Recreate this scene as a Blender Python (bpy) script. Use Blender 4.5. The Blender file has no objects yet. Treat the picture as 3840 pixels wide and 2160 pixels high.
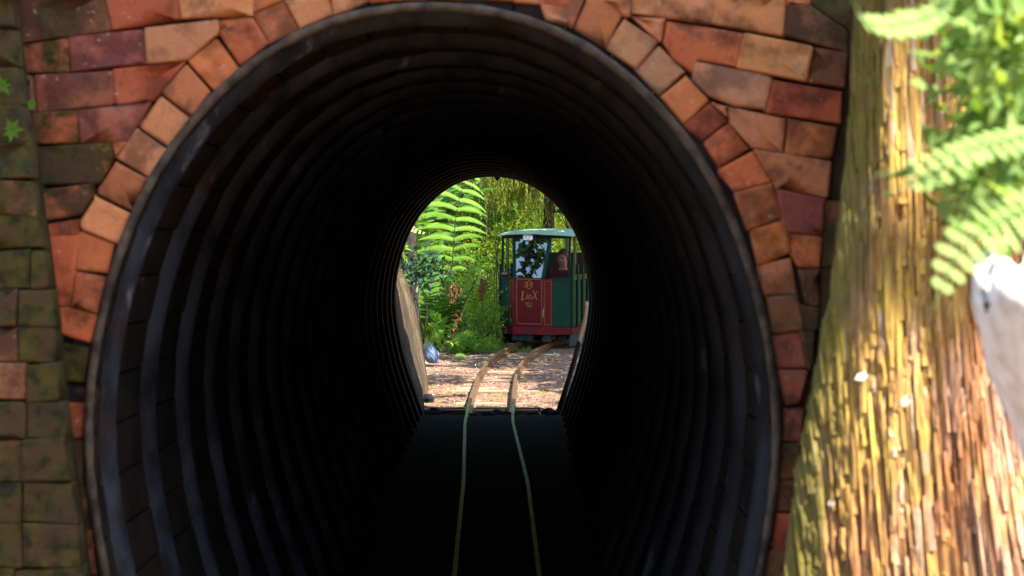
import bpy, bmesh, math, random
import numpy as np
from mathutils import Vector, Matrix, noise as mnoise

R = math.radians
scene = bpy.context.scene
COL = scene.collection
rng = random.Random(7)
nrng = np.random.default_rng(11)

# ------------------------------------------------------------------ camera, sky, sun, exposure
F = 6928.0                       # focal length in source pixels (3840 wide)
CAM = Vector((0.0, 0.0, 1.61))
PITCH = math.atan(253.0 / F)
cd = bpy.data.cameras.new('camera')
cam = bpy.data.objects.new('camera', cd)
COL.objects.link(cam)
scene.camera = cam
cam.location = CAM
cam.rotation_euler = (math.pi / 2 - PITCH, 0, 0)
cd.sensor_width = 36.0
cd.lens = 36.0 * F / 3840.0
cd.clip_start = 0.05
cd.clip_end = 600.0
cd.dof.use_dof = True
cd.dof.focus_distance = 24.5
cd.dof.aperture_fstop = 6.8

SUN_EL, SUN_PHI = R(55), R(51)   # phi: from -Y (behind the camera) towards +X
S = Vector((math.cos(SUN_EL) * math.sin(SUN_PHI), -math.cos(SUN_EL) * math.cos(SUN_PHI), math.sin(SUN_EL)))
world = bpy.data.worlds.new('World')
scene.world = world
world.use_nodes = True
wn = world.node_tree
wn.nodes.clear()
wo = wn.nodes.new('ShaderNodeOutputWorld')
wb = wn.nodes.new('ShaderNodeBackground')
wb.inputs['Strength'].default_value = 0.12
ws = wn.nodes.new('ShaderNodeTexSky')
ws.sky_type = 'NISHITA'
ws.sun_disc = False
ws.sun_elevation = SUN_EL
ws.sun_rotation = math.atan2(S.x, S.y)
wn.links.new(ws.outputs[0], wb.inputs['Color'])
wn.links.new(wb.outputs[0], wo.inputs['Surface'])
sl = bpy.data.lights.new('sun', 'SUN')
sl.energy = 5.0
sl.angle = R(0.5)
sl.color = (1.0, 0.93, 0.82)
sun = bpy.data.objects.new('sun', sl)
COL.objects.link(sun)
sun.rotation_euler = S.to_track_quat('Z', 'Y').to_euler()
sun.location = S * 60
scene.view_settings.view_transform = 'Standard'
scene.view_settings.look = 'None'
scene.view_settings.exposure = 2.35
scene.view_settings.gamma = 1.0
scene.view_settings.use_curve_mapping = False
scene.cycles.max_bounces = 10
scene.cycles.transparent_max_bounces = 16
scene.cycles.use_denoising = True

_f = Vector((0, math.cos(PITCH), -math.sin(PITCH)))
_u = Vector((0, math.sin(PITCH), math.cos(PITCH)))


def at(px, py, Y):
    """the point at distance Y in front of the camera that the photograph shows at px, py"""
    d = _f + Vector(((px - 1920.0) / F, 0, 0)) + _u * ((1080.0 - py) / F)
    return CAM + d * (Y / d.y)


# ------------------------------------------------------------------ helpers
class MB:
    def __init__(s):
        s.v, s.f = [], []

    def add(s, vs, fs):
        o = len(s.v)
        s.v += [tuple(v) for v in vs]
        s.f += [tuple(i + o for i in f) for f in fs]

    def box(s, c, size, rot=None, jit=0.0):
        hx, hy, hz = size[0] / 2, size[1] / 2, size[2] / 2
        vs = [Vector((x * hx, y * hy, z * hz)) for x in (-1, 1) for y in (-1, 1) for z in (-1, 1)]
        if jit:
            vs = [v + Vector((rng.uniform(-jit, jit), rng.uniform(-jit, jit), rng.uniform(-jit, jit))) for v in vs]
        if rot is not None:
            vs = [rot @ v for v in vs]
        s.add([v + Vector(c) for v in vs], [(0, 1, 3, 2), (4, 6, 7, 5), (0, 4, 5, 1), (2, 3, 7, 6), (0, 2, 6, 4), (1, 5, 7, 3)])

    def tube(s, pts, radii, n=8, cap=True, twist=0.0):
        pts = [Vector(p) for p in pts]
        if not hasattr(radii, '__len__'):
            radii = [radii] * len(pts)
        t0 = (pts[1] - pts[0]).normalized()
        ref = Vector((0, 0, 1)) if abs(t0.z) < 0.9 else Vector((1, 0, 0))
        a = t0.cross(ref).normalized()
        rings = []
        for i, p in enumerate(pts):
            t = (pts[min(i + 1, len(pts) - 1)] - pts[max(i - 1, 0)]).normalized()
            a = (a - t * a.dot(t)).normalized()
            b = t.cross(a)
            rings.append([p + (a * math.cos(2 * math.pi * k / n + twist) + b * math.sin(2 * math.pi * k / n + twist)) * radii[i] for k in range(n)])
        vs = [v for r in rings for v in r]
        fs = []
        for i in range(len(pts) - 1):
            for k in range(n):
                k2 = (k + 1) % n
                fs.append((i * n + k, i * n + k2, (i + 1) * n + k2, (i + 1) * n + k))
        if cap:
            fs.append(tuple(range(n - 1, -1, -1)))
            fs.append(tuple((len(pts) - 1) * n + k for k in range(n)))
        s.add(vs, fs)

    def sweep(s, pts, prof, closed=True):
        """profile of (side, up) offsets swept along a nearly horizontal path"""
        pts = [Vector(p) for p in pts]
        n = len(prof)
        vs, fs = [], []
        for i, p in enumerate(pts):
            t = pts[min(i + 1, len(pts) - 1)] - pts[max(i - 1, 0)]
            t.z = 0
            t.normalize()
            side = Vector((t.y, -t.x, 0))
            vs += [p + side * a + Vector((0, 0, b)) for a, b in prof]
        for i in range(len(pts) - 1):
            for k in range(n):
                k2 = (k + 1) % n
                fs.append((i * n + k, (i + 1) * n + k, (i + 1) * n + k2, i * n + k2))
        fs.append(tuple(range(n)))
        fs.append(tuple((len(pts) - 1) * n + k for k in range(n - 1, -1, -1)))
        s.add(vs, fs)

    def prism(s, poly, d):
        """polygon (list of points) pushed along d"""
        n = len(poly)
        p = [Vector(q) for q in poly]
        vs = p + [q + Vector(d) for q in p]
        fs = [tuple(range(n)), tuple(range(2 * n - 1, n - 1, -1))]
        fs += [(k, k + n, (k + 1) % n + n, (k + 1) % n) for k in range(n)]
        s.add(vs, fs)

    def mesh(s, name):
        me = bpy.data.meshes.new(name)
        me.from_pydata(s.v, [], s.f)
        me.update()
        return me

    def build(s, name, mat, parent=None, smooth=False, stuff=False, fix=False):
        me = s.mesh(name)
        if fix:
            bm = bmesh.new()
            bm.from_mesh(me)
            bmesh.ops.recalc_face_normals(bm, faces=bm.faces)
            bm.to_mesh(me)
            bm.free()
        return link(name, me, mat, parent, smooth, stuff)


def link(name, me, mat, parent=None, smooth=False, stuff=False):
    o = bpy.data.objects.new(name, me)
    if not me.materials:
        me.materials.append(mat)
    if smooth:
        me.polygons.foreach_set('use_smooth', [True] * len(me.polygons))
    COL.objects.link(o)
    if parent is not None:
        o.parent = parent
    if stuff:
        o['kind'] = 'stuff'
    return o


def tag(o, label, cat, group=None):
    o['label'] = label
    o['category'] = cat
    if group:
        o['group'] = group
    return o


def thing(name, label, cat, group=None, loc=(0, 0, 0), rz=0.0):
    o = bpy.data.objects.new(name, None)
    o.empty_display_size = 0.1
    COL.objects.link(o)
    o.location = loc
    o.rotation_euler = (0, 0, rz)
    return tag(o, label, cat, group)


def structure(o):
    o['kind'] = 'structure'
    return o


# ------------------------------------------------------------------ materials
class Mat:
    def __init__(s, name, rough=0.8, spec=0.3):
        s.m = bpy.data.materials.new(name)
        s.m.use_nodes = True
        s.t = s.m.node_tree
        s.n = s.t.nodes
        s.b = s.n['Principled BSDF']
        s.b.inputs['Roughness'].default_value = rough
        s.b.inputs['Specular IOR Level'].default_value = spec
        s.pos = s.n.new('ShaderNodeNewGeometry').outputs['Position']

    def set(s, sock, v):
        if hasattr(v, 'is_linked') or hasattr(v, 'links'):
            s.t.links.new(v, sock)
        else:
            if isinstance(v, tuple) and len(v) == 3:
                v = v + (1.0,)
            sock.default_value = v

    def noise(s, scale, detail=4, stretch=None, rough=0.6, off=None):
        nd = s.n.new('ShaderNodeTexNoise')
        nd.inputs['Scale'].default_value = scale
        nd.inputs['Detail'].default_value = detail
        nd.inputs['Roughness'].default_value = rough
        v = s.pos
        if stretch or off is not None:
            mp = s.n.new('ShaderNodeMapping')
            if stretch:
                mp.inputs['Scale'].default_value = stretch
            if off is not None:
                s.set(mp.inputs['Location'], off)
            s.t.links.new(v, mp.inputs['Vector'])
            v = mp.outputs[0]
        s.t.links.new(v, nd.inputs['Vector'])
        return nd.outputs['Fac']

    def ramp(s, fac, lo, hi, a=0.0, b=1.0):
        mr = s.n.new('ShaderNodeMapRange')
        s.set(mr.inputs[0], fac)
        s.set(mr.inputs[1], lo)
        s.set(mr.inputs[2], hi)
        mr.inputs[3].default_value = a
        mr.inputs[4].default_value = b
        return mr.outputs[0]

    def math(s, op, a, b=0.0):
        nd = s.n.new('ShaderNodeMath')
        nd.operation = op
        s.set(nd.inputs[0], a)
        s.set(nd.inputs[1], b)
        return nd.outputs[0]

    def mix(s, fac, a, b, mode='MIX'):
        nd = s.n.new('ShaderNodeMix')
        nd.data_type = 'RGBA'
        nd.blend_type = mode
        s.set(nd.inputs[0], fac)
        s.set(nd.inputs[6], a)
        s.set(nd.inputs[7], b)
        return nd.outputs[2]

    def color(s, c):
        s.set(s.b.inputs['Base Color'], c)
        return s

    def bump(s, h, strength=0.4, dist=0.01):
        nd = s.n.new('ShaderNodeBump')
        nd.inputs['Strength'].default_value = strength
        nd.inputs['Distance'].default_value = dist
        s.t.links.new(h, nd.inputs['Height'])
        s.t.links.new(nd.outputs[0], s.b.inputs['Normal'])
        return s


def simple(name, col, rough=0.6, spec=0.4, metal=0.0, var=0.25, scale=12.0, bump=0.0):
    m = Mat(name, rough, spec)
    n = m.noise(scale)
    dark = tuple(c * (1 - var) for c in col)
    lite = tuple(min(1, c * (1 + var)) for c in col)
    m.color(m.mix(m.ramp(n, 0.3, 0.7), dark, lite))
    m.b.inputs['Metallic'].default_value = metal
    if bump:
        m.bump(m.noise(scale * 4), bump, 0.005)
    return m.m


def leaf_mat(name, a, b, trans=0.45, rough=0.6, scale=1.6, spec=0.1):
    m = Mat(name, rough, spec)
    geo = m.n.new('ShaderNodeNewGeometry')
    c = m.mix(geo.outputs['Random Per Island'], a, b)
    n = m.ramp(m.noise(scale, 3), 0.32, 0.68)
    c = m.mix(m.math('MULTIPLY', n, 0.55), c, tuple(x * 0.45 for x in a))
    m.color(c)
    tr = m.n.new('ShaderNodeBsdfTranslucent')
    hs = m.mix(1.0, c, (1.5, 1.25, 0.4), 'MULTIPLY')
    m.t.links.new(hs, tr.inputs['Color'])
    mx = m.n.new('ShaderNodeMixShader')
    mx.inputs[0].default_value = trans
    m.t.links.new(m.b.outputs[0], mx.inputs[1])
    m.t.links.new(tr.outputs[0], mx.inputs[2])
    m.t.links.new(mx.outputs[0], m.n['Material Output'].inputs['Surface'])
    return m.m


def brick_mat(name, fine=1.0):
    m = Mat(name, 0.85, 0.25)
    oi = m.n.new('ShaderNodeObjectInfo')
    off = m.math('MULTIPLY', oi.outputs['Random'], 37.0)
    cv = m.n.new('ShaderNodeCombineXYZ')
    for k in range(3):
        m.t.links.new(off, cv.inputs[k])
    base = oi.outputs['Color']
    n1 = m.noise(7, 5, off=cv.outputs[0])
    n2 = m.noise(30, 6, rough=0.7, off=cv.outputs[0])
    n3 = m.noise(7.5, 7, off=cv.outputs[0], rough=0.75)
    c = m.mix(m.ramp(n2, 0.3, 0.7, 0, 0.5), base, m.mix(1.0, base, (0.72, 0.62, 0.55), 'MULTIPLY'))
    c = m.mix(m.ramp(n1, 0.5, 0.72, 0, 0.55), c, m.mix(1.0, base, (1.15, 1.3, 1.3), 'MULTIPLY'))
    n4 = m.noise(8, 6, off=cv.outputs[0], rough=0.62)
    c = m.mix(m.ramp(n4, 0.48, 0.62, 0, 0.9), c, m.mix(1.0, base, (0.34, 0.33, 0.33), 'MULTIPLY'))
    c = m.mix(m.ramp(n3, 0.55, 0.7, 0, 0.85), c, (0.07, 0.042, 0.025))
    c = m.mix(m.ramp(m.noise(55, 3), 0.66, 0.72, 0, 0.6), c, (0.4, 0.33, 0.28))
    mossn = m.math('ADD', m.noise(9, 5, rough=0.65), m.math('MULTIPLY', m.math('SUBTRACT', oi.outputs['Alpha'], 0.5), 0.75))
    mosscol = m.mix(m.ramp(m.noise(22, 4), 0.35, 0.65), (0.014, 0.013, 0.003), (0.08, 0.064, 0.005))
    mosscol = m.mix(m.ramp(m.noise(11, 6, rough=0.7), 0.46, 0.58), mosscol, (0.06, 0.032, 0.012))
    mosscol = m.mix(m.ramp(m.noise(4, 4), 0.55, 0.7, 0, .7), mosscol, (0.02, 0.016, 0.008))
    c = m.mix(m.ramp(mossn, 0.48, 0.62), c, mosscol)
    m.color(c)
    h = m.math('ADD', m.math('MULTIPLY', n1, 0.8), m.math('MULTIPLY', n2, 0.5))
    m.bump(h, 0.9, 0.014)
    return m.m


M = {}
M['brick'] = brick_mat('fired brick')
mm = Mat('mortar', 0.95, 0.1)
mm.color(mm.mix(mm.noise(14), (0.03, 0.02, 0.012), (0.1, 0.06, 0.035)))
M['mortar'] = mm.m
mm = Mat('mossy mortar', 0.95, 0.1)
mm.color(mm.mix(mm.noise(14), (0.012, 0.011, 0.006), (0.05, 0.045, 0.015)))
M['moss_mortar'] = mm.m

mm = Mat('dirty steel', 0.6, 0.12)
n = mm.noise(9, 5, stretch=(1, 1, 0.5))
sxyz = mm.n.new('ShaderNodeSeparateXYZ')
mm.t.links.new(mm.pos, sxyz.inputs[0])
right_shade = mm.ramp(mm.math('ADD', sxyz.outputs[0], mm.math('MULTIPLY', mm.noise(1.5, 4), .5)), -.2, .4, 0, .6)   # shade painted in: ribs darken towards the right side
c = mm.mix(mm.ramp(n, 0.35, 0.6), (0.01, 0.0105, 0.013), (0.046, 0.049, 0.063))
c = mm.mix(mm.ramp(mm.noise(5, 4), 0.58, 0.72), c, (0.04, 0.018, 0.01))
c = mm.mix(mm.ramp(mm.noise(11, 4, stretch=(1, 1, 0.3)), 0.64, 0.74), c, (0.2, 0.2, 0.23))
c = mm.mix(right_shade, c, (0.009, 0.0095, 0.01))
mm.color(c).bump(n, 0.3, 0.004)
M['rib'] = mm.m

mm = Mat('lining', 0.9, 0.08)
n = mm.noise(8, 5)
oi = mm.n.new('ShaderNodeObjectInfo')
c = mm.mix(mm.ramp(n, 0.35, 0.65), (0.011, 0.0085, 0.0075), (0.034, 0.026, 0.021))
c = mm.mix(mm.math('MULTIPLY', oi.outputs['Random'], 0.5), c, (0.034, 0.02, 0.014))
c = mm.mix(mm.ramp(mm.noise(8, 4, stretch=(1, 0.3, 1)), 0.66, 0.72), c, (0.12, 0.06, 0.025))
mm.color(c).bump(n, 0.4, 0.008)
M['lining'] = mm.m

mm = Mat('mouth rim', 0.8, 0.3)
n = mm.noise(20, 5)
mm.color(mm.mix(mm.ramp(n, 0.35, 0.65), (0.025, 0.017, 0.011), (0.1, 0.07, 0.045))).bump(n, 0.5, 0.006)
M['rim'] = mm.m
M['ballast'] = simple('dark ballast', (0.02, 0.022, 0.024), 0.95, 0.05, var=.4, scale=30, bump=.8)  # one dark tone over the whole bore floor

def bark_mat(name, core):
    mm = Mat(name, 0.85, 0.2)
    oi = mm.n.new('ShaderNodeObjectInfo')
    geo = mm.n.new('ShaderNodeNewGeometry')
    n = mm.noise(70, 5, stretch=(1, 1, 0.08), rough=0.7)
    rand = mm.math('FRACT', mm.math('ADD', oi.outputs['Random'], geo.outputs['Random Per Island']))
    z1 = mm.ramp(mm.noise(9, 4, stretch=(1, 1, 0.3)), 0.4, 0.6)
    z2 = mm.ramp(mm.noise(6, 4, stretch=(1.3, 1.1, 0.26)), 0.48, 0.62)
    c = mm.mix(z1, (0.56, 0.37, 0.075), (0.46, 0.2, 0.075))
    c = mm.mix(z2, c, (0.47, 0.28, 0.19))
    c = mm.mix(mm.ramp(rand, 0.35, 0.9, 0.0, 0.75), c, (0.2, 0.085, 0.035))
    c = mm.mix(mm.ramp(rand, 0.9, 0.97, 0, 0.6), c, (0.6, 0.5, 0.4))
    c = mm.mix(mm.ramp(n, 0.42, 0.62, 0, 0.65), c, (0.13, 0.06, 0.03))
    if core:
        c = mm.mix(0.72, c, (0.06, 0.026, 0.012))
    sp = mm.n.new('ShaderNodeSeparateXYZ')     # moss creeping in from the wall side
    mm.t.links.new(mm.pos, sp.inputs[0])
    edge = mm.math('SUBTRACT', sp.outputs[0], mm.math('ADD', mm.math('MULTIPLY', sp.outputs[2], 0.13), 0.4135))
    wob = mm.math('MULTIPLY', mm.math('SUBTRACT', mm.noise(14, 5, stretch=(1, 1, .35)), .5), .16)
    mside = mm.ramp(mm.math('ADD', edge, wob), 0.035, 0.105, 1.0, 0.0)
    c = mm.mix(mm.math('MULTIPLY', mside, .85), c, mm.mix(mm.noise(30, 4), (0.05, 0.05, 0.01), (0.15, 0.14, 0.016)))
    mm.color(c).bump(n, 0.8, 0.006)
    return mm.m


M['bark'] = bark_mat('bark', False)
M['bark_core'] = bark_mat('inner bark', True)

mm = Mat('pale wood', 0.8, 0.3)
n = mm.noise(30, 5, stretch=(1, 1, 0.15))
mm.color(mm.mix(mm.ramp(n, 0.35, 0.65), (0.5, 0.45, 0.4), (0.82, 0.8, 0.77))).bump(n, 0.5, 0.01)
M['pale_wood'] = mm.m

mm = Mat('weathered timber', 0.85, 0.2)
oi = mm.n.new('ShaderNodeObjectInfo')
n = mm.noise(26, 5, stretch=(1, 1, 0.06), rough=0.7)
c = mm.mix(mm.ramp(n, 0.35, 0.65), (0.016, 0.011, 0.007), (0.1, 0.07, 0.04))
c = mm.mix(mm.math('MULTIPLY', oi.outputs['Random'], 0.85), c, (0.022, 0.015, 0.01))
c = mm.mix(mm.ramp(mm.noise(5, 4), 0.58, 0.72, 0, 0.5), c, (0.12, 0.14, 0.04))
mm.color(c).bump(n, 0.7, 0.006)
M['timber'] = mm.m

mm = Mat('old sleeper wood', 0.9, 0.2)
oi = mm.n.new('ShaderNodeObjectInfo')
n = mm.noise(40, 5, stretch=(0.08, 1, 1))
c = mm.mix(mm.ramp(n, 0.35, 0.65), (0.12, 0.08, 0.05), (0.36, 0.27, 0.18))
c = mm.mix(mm.math('MULTIPLY', oi.outputs['Random'], 0.5), c, (0.14, 0.1, 0.06))
c = mm.mix(mm.ramp(mm.noise(6, 4), 0.58, 0.7, 0, 0.6), c, (0.14, 0.15, 0.03))
mm.color(c).bump(n, 0.6, 0.006)
M['sleeper'] = mm.m

mm = Mat('rusty rail', 0.38, 0.5)
n = mm.noise(18, 5)
c = mm.mix(mm.ramp(n, 0.35, 0.65), (0.13, 0.055, 0.024), (0.31, 0.17, 0.085))
mm.color(c)
mm.b.inputs['Metallic'].default_value = 0.75
mm.bump(n, 0.2, 0.003)
M['rail'] = mm.m
M['rail_dark'] = simple('green bore rail', (0.27, 0.42, 0.09), 0.5, 0.15, metal=.1, var=.35, scale=7)  # green tone of the rails inside the bore

mm = Mat('forest floor', 0.95, 0.15)
n1, n2, n3 = mm.noise(2.2, 5), mm.noise(14, 6, rough=0.7), mm.noise(70, 4)
c = mm.mix(mm.ramp(n2, 0.35, 0.65), (0.07, 0.04, 0.028), (0.23, 0.14, 0.095))
c = mm.mix(mm.ramp(n3, 0.5, 0.7, 0, 0.6), c, (0.32, 0.21, 0.15))
c = mm.mix(mm.ramp(mm.noise(3.1, 4), 0.56, 0.66, 0, 0.7), c, (0.14, 0.14, 0.04))
mm.color(c).bump(mm.math('ADD', n2, n3), 0.8, 0.02)
M['floor'] = mm.m

mm = Mat('hill soil', 0.95, 0.1)
mm.color(mm.mix(mm.ramp(mm.noise(3), 0.35, 0.65), (0.04, 0.035, 0.015), (0.07, 0.09, 0.025))).bump(mm.noise(12), 0.8, 0.05)
M['hill'] = mm.m

mm = Mat('dead leaves', 0.85, 0.2)
geo = mm.n.new('ShaderNodeNewGeometry')
cr = mm.n.new('ShaderNodeValToRGB')
for p_, c_ in ((0.0, (0.08, 0.04, 0.03, 1)), (0.45, (0.15, 0.08, 0.05, 1)), (0.8, (0.25, 0.145, 0.1, 1)), (0.96, (0.42, 0.32, 0.25, 1))):
    e = cr.color_ramp.elements.new(p_)
    e.color = c_
mm.t.links.new(geo.outputs['Random Per Island'], cr.inputs[0])
mm.color(cr.outputs[0])
M['litter'] = mm.m

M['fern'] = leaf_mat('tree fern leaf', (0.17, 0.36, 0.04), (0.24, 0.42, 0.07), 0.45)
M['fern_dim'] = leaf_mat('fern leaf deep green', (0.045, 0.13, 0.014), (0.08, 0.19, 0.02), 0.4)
M['weep'] = leaf_mat('drooping conifer', (0.17, 0.22, 0.025), (0.3, 0.34, 0.05), 0.35)
M['shrub'] = leaf_mat('bright shrub leaf', (0.09, 0.23, 0.02), (0.2, 0.37, 0.045), 0.5)
M['shrub_yellow'] = leaf_mat('yellow green leaf', (0.14, 0.23, 0.02), (0.27, 0.34, 0.04), 0.5)
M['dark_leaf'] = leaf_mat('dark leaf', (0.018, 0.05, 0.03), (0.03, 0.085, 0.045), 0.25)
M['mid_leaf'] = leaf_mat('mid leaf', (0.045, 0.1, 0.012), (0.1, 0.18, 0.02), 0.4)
M['mint'] = leaf_mat('pale spray leaf', (0.2, 0.34, 0.08), (0.34, 0.46, 0.15), 0.4, scale=6)
M['front_leaf'] = leaf_mat('sunny leaf', (0.07, 0.17, 0.025), (0.33, 0.46, 0.15), 0.45, scale=5)
M['palm'] = leaf_mat('palm leaflet', (0.14, 0.28, 0.03), (0.18, 0.33, 0.04), 0.5)
M['dead_frond'] = simple('dead frond', (0.14, 0.065, 0.026), 0.9, 0.1, var=0.5, scale=30)
M['stem'] = simple('dark stipe', (0.03, 0.022, 0.015), 0.8, 0.2)
M['green_stem'] = simple('green stem', (0.07, 0.11, 0.03), 0.7, 0.2)
M['trunk'] = simple('dark trunk bark', (0.032, 0.025, 0.02), 0.9, 0.15, var=0.5, scale=18, bump=0.8)
M['forest_leaf'] = leaf_mat('forest leaf', (0.035, 0.08, 0.015), (0.09, 0.16, 0.025), 0.3)
M['grass'] = leaf_mat('grass blade', (0.1, 0.2, 0.03), (0.2, 0.3, 0.06), 0.4)

M['red'] = simple('red paint', (0.075, 0.006, 0.007), 0.6, 0.08, var=0.15, scale=7)
M['red_bright'] = simple('buffer red paint', (0.13, 0.009, 0.012), 0.6, 0.08, var=0.2, scale=9)
M['green'] = simple('green paint', (0.0045, 0.026, 0.015), 0.6, 0.06, var=0.2, scale=6)
M['green_deep'] = simple('dark green paint', (0.005, 0.02, 0.012), 0.6, 0.06, var=0.2, scale=6)
M['roof_green'] = simple('roof paint', (0.17, 0.27, 0.17), 0.5, 0.3, var=0.15, scale=5)
M['side_green'] = simple('side panel green', (0.018, 0.05, 0.008), 0.35, 0.3, var=0.2, scale=5)
M['gold'] = simple('gold lettering', (0.22, 0.11, 0.01), 0.5, 0.3, var=0.12, scale=20)
M['black'] = simple('black iron', (0.018, 0.016, 0.015), 0.7, 0.3)
M['inside'] = simple('cab inside wood', (0.03, 0.022, 0.014), 0.8, 0.2)
M['chrome'] = simple('chrome', (0.7, 0.7, 0.72), 0.12, 0.5, metal=1.0, var=0.1)
M['lens'] = simple('lamp lens', (0.5, 0.5, 0.52), 0.15, 0.8, metal=0.15, var=0.5, scale=45)
M['card'] = simple('pale card', (0.4, 0.5, 0.42), 0.8, 0.2, var=0.08)
M['bag'] = simple('blue grey sheet', (0.07, 0.1, 0.17), 0.35, 0.5, var=0.3, scale=9)
M['skin'] = simple('skin', (0.2, 0.09, 0.06), 0.55, 0.25, var=0.08)
M['shirt_dark'] = simple('dark shirt', (0.018, 0.018, 0.024), 0.85, 0.2)
M['shirt_red'] = simple('maroon top', (0.06, 0.008, 0.01), 0.85, 0.2)
M['shirt_grey'] = simple('grey jacket', (0.22, 0.25, 0.24), 0.85, 0.2)
M['trousers'] = simple('dark trousers', (0.03, 0.035, 0.05), 0.85, 0.2)
M['hair'] = simple('brown hair', (0.04, 0.022, 0.012), 0.6, 0.3, var=0.4, scale=60)
M['hair_dark'] = simple('dark hair', (0.015, 0.011, 0.009), 0.6, 0.4)
M['eye'] = simple('eye', (0.03, 0.02, 0.015), 0.2, 0.5)
M['lip'] = simple('lip', (0.3, 0.09, 0.08), 0.5, 0.3)

gm = bpy.data.materials.new('window glass')
gm.use_nodes = True
gt = gm.node_tree
gt.nodes.clear()
go = gt.nodes.new('ShaderNodeOutputMaterial')
gg = gt.nodes.new('ShaderNodeBsdfGlossy')
gg.inputs['Roughness'].default_value = 0.01
gg.inputs['Color'].default_value = (0.95, 0.97, 1, 1)
gtr = gt.nodes.new('ShaderNodeBsdfTransparent')
gtr.inputs['Color'].default_value = (0.32, 0.35, 0.36, 1)
gl = gt.nodes.new('ShaderNodeLayerWeight')
gl.inputs['Blend'].default_value = 0.35
gma = gt.nodes.new('ShaderNodeMapRange')
gma.inputs[3].default_value = 0.15
gma.inputs[4].default_value = 1.0
gmx = gt.nodes.new('ShaderNodeMixShader')
gt.links.new(gl.outputs['Fresnel'], gma.inputs[0])
gt.links.new(gma.outputs[0], gmx.inputs[0])
gt.links.new(gtr.outputs[0], gmx.inputs[1])
gt.links.new(gg.outputs[0], gmx.inputs[2])
gt.links.new(gmx.outputs[0], go.inputs['Surface'])
M['glass'] = gm

# ------------------------------------------------------------------ ground
NEAR, FAR = 4.5, 16.0


def ground_z(x, y):
    z = -0.09 + 0.03 * mnoise.noise(Vector((x * 1.3, y * 1.3, 0))) + 0.012 * mnoise.noise(Vector((x * 6, y * 6, 3)))
    cx = path_x(y)
    d = abs(x - cx)
    z += 0.10 * min(1.0, max(0.0, (d - 0.75) / 1.6)) ** 1.3
    if x < cx - 1.2:
        z += 0.12 * (cx - 1.2 - x)
    return z


PATH = [(4.0, -0.03, 0.0), (8.47, -0.07, -0.012), (11.2, -0.10, 0.02), (15.0, -0.188, -0.03), (16.1, -0.187, -0.005), (17.6, -0.178, 0), (19.2, -0.158, 0),
        (20.5, -0.113, 0), (21.4, -0.063, 0), (22.3, 0.0, 0), (23.0, 0.08, 0), (23.6, 0.17, 0), (24.3, 0.30, 0), (25.2, 0.56, 0), (26.2, 0.95, 0), (27.4, 1.55, 0), (29.0, 2.5, 0), (31.0, 3.9, 0), (34, 6.2, 0)]
_py = [p[0] for p in PATH]


def path_x(y):
    return float(np.interp(y, _py, [p[1] for p in PATH]))


def path_z(y):
    return float(np.interp(y, _py, [p[2] for p in PATH]))


gb = MB()
xs = np.concatenate([np.linspace(-150, -9, 8), np.linspace(-8, -2.2, 20), np.linspace(-2, 3, 70), np.linspace(3.2, 10, 20), np.linspace(12, 150, 8)])
ys = np.concatenate([np.linspace(15.2, 26, 120), np.linspace(26.3, 50, 50), np.linspace(55, 200, 10)])
for y in ys:
    for x in xs:
        zz = ground_z(float(x), float(y)) if abs(x) < 12 and y < 52 else 0.8
        gb.v.append((float(x), float(y), min(zz, 1.4)))
nx = len(xs)
for j in range(len(ys) - 1):
    for i in range(nx - 1):
        gb.f.append((j * nx + i, j * nx + i + 1, (j + 1) * nx + i + 1, (j + 1) * nx + i))
structure(gb.build('forest_floor', M['floor'], smooth=True))
gb = MB()
gb.add([(-150, -60, -0.13), (150, -60, -0.13), (150, 15.3, -0.13), (-150, 15.3, -0.13)], [(0, 1, 2, 3)])
structure(gb.build('ground', M['floor']))

# ------------------------------------------------------------------ tunnel cross-section
PROF = [(2.143, 0.0), (2.138, 0.12), (2.125, 0.19), (2.111, 0.243), (2.08, 0.32), (2.03, 0.41), (1.98, 0.475), (1.92, 0.537), (1.855, 0.598), (1.785, 0.65), (1.71, 0.70),
        (1.63, 0.737), (1.55, 0.767), (1.46, 0.797), (1.38, 0.817), (1.29, 0.836), (1.16, 0.852), (1.07, 0.856), (0.97, 0.848), (0.89, 0.838), (0.8, 0.822), (0.6, 0.782),
        (0.37, 0.71), (0.176, 0.637), (0.06, 0.60)]
_full = [(-w, z) for z, w in reversed(PROF)] + [(w, z) for z, w in PROF[1:]]
_full = np.array(_full)
_d = np.concatenate([[0], np.cumsum(np.hypot(*np.diff(_full, axis=0).T))])
PERIM = float(_d[-1])
_q = np.linspace(0, PERIM, 600)            # smooth the measured outline
_sm = np.stack([np.interp(_q, _d, _full[:, 0]), np.interp(_q, _d, _full[:, 1])], 1)
for _ in range(3):
    _pad = np.concatenate([2 * _sm[:1] - _sm[12:0:-1], _sm, 2 * _sm[-1:] - _sm[-2:-14:-1]])
    _sm = np.stack([np.convolve(_pad[:, k], np.ones(25) / 25, 'valid') for k in (0, 1)], 1)
_full = _sm
_d = np.concatenate([[0], np.cumsum(np.hypot(*np.diff(_full, axis=0).T))])
PERIM = float(_d[-1])


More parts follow.
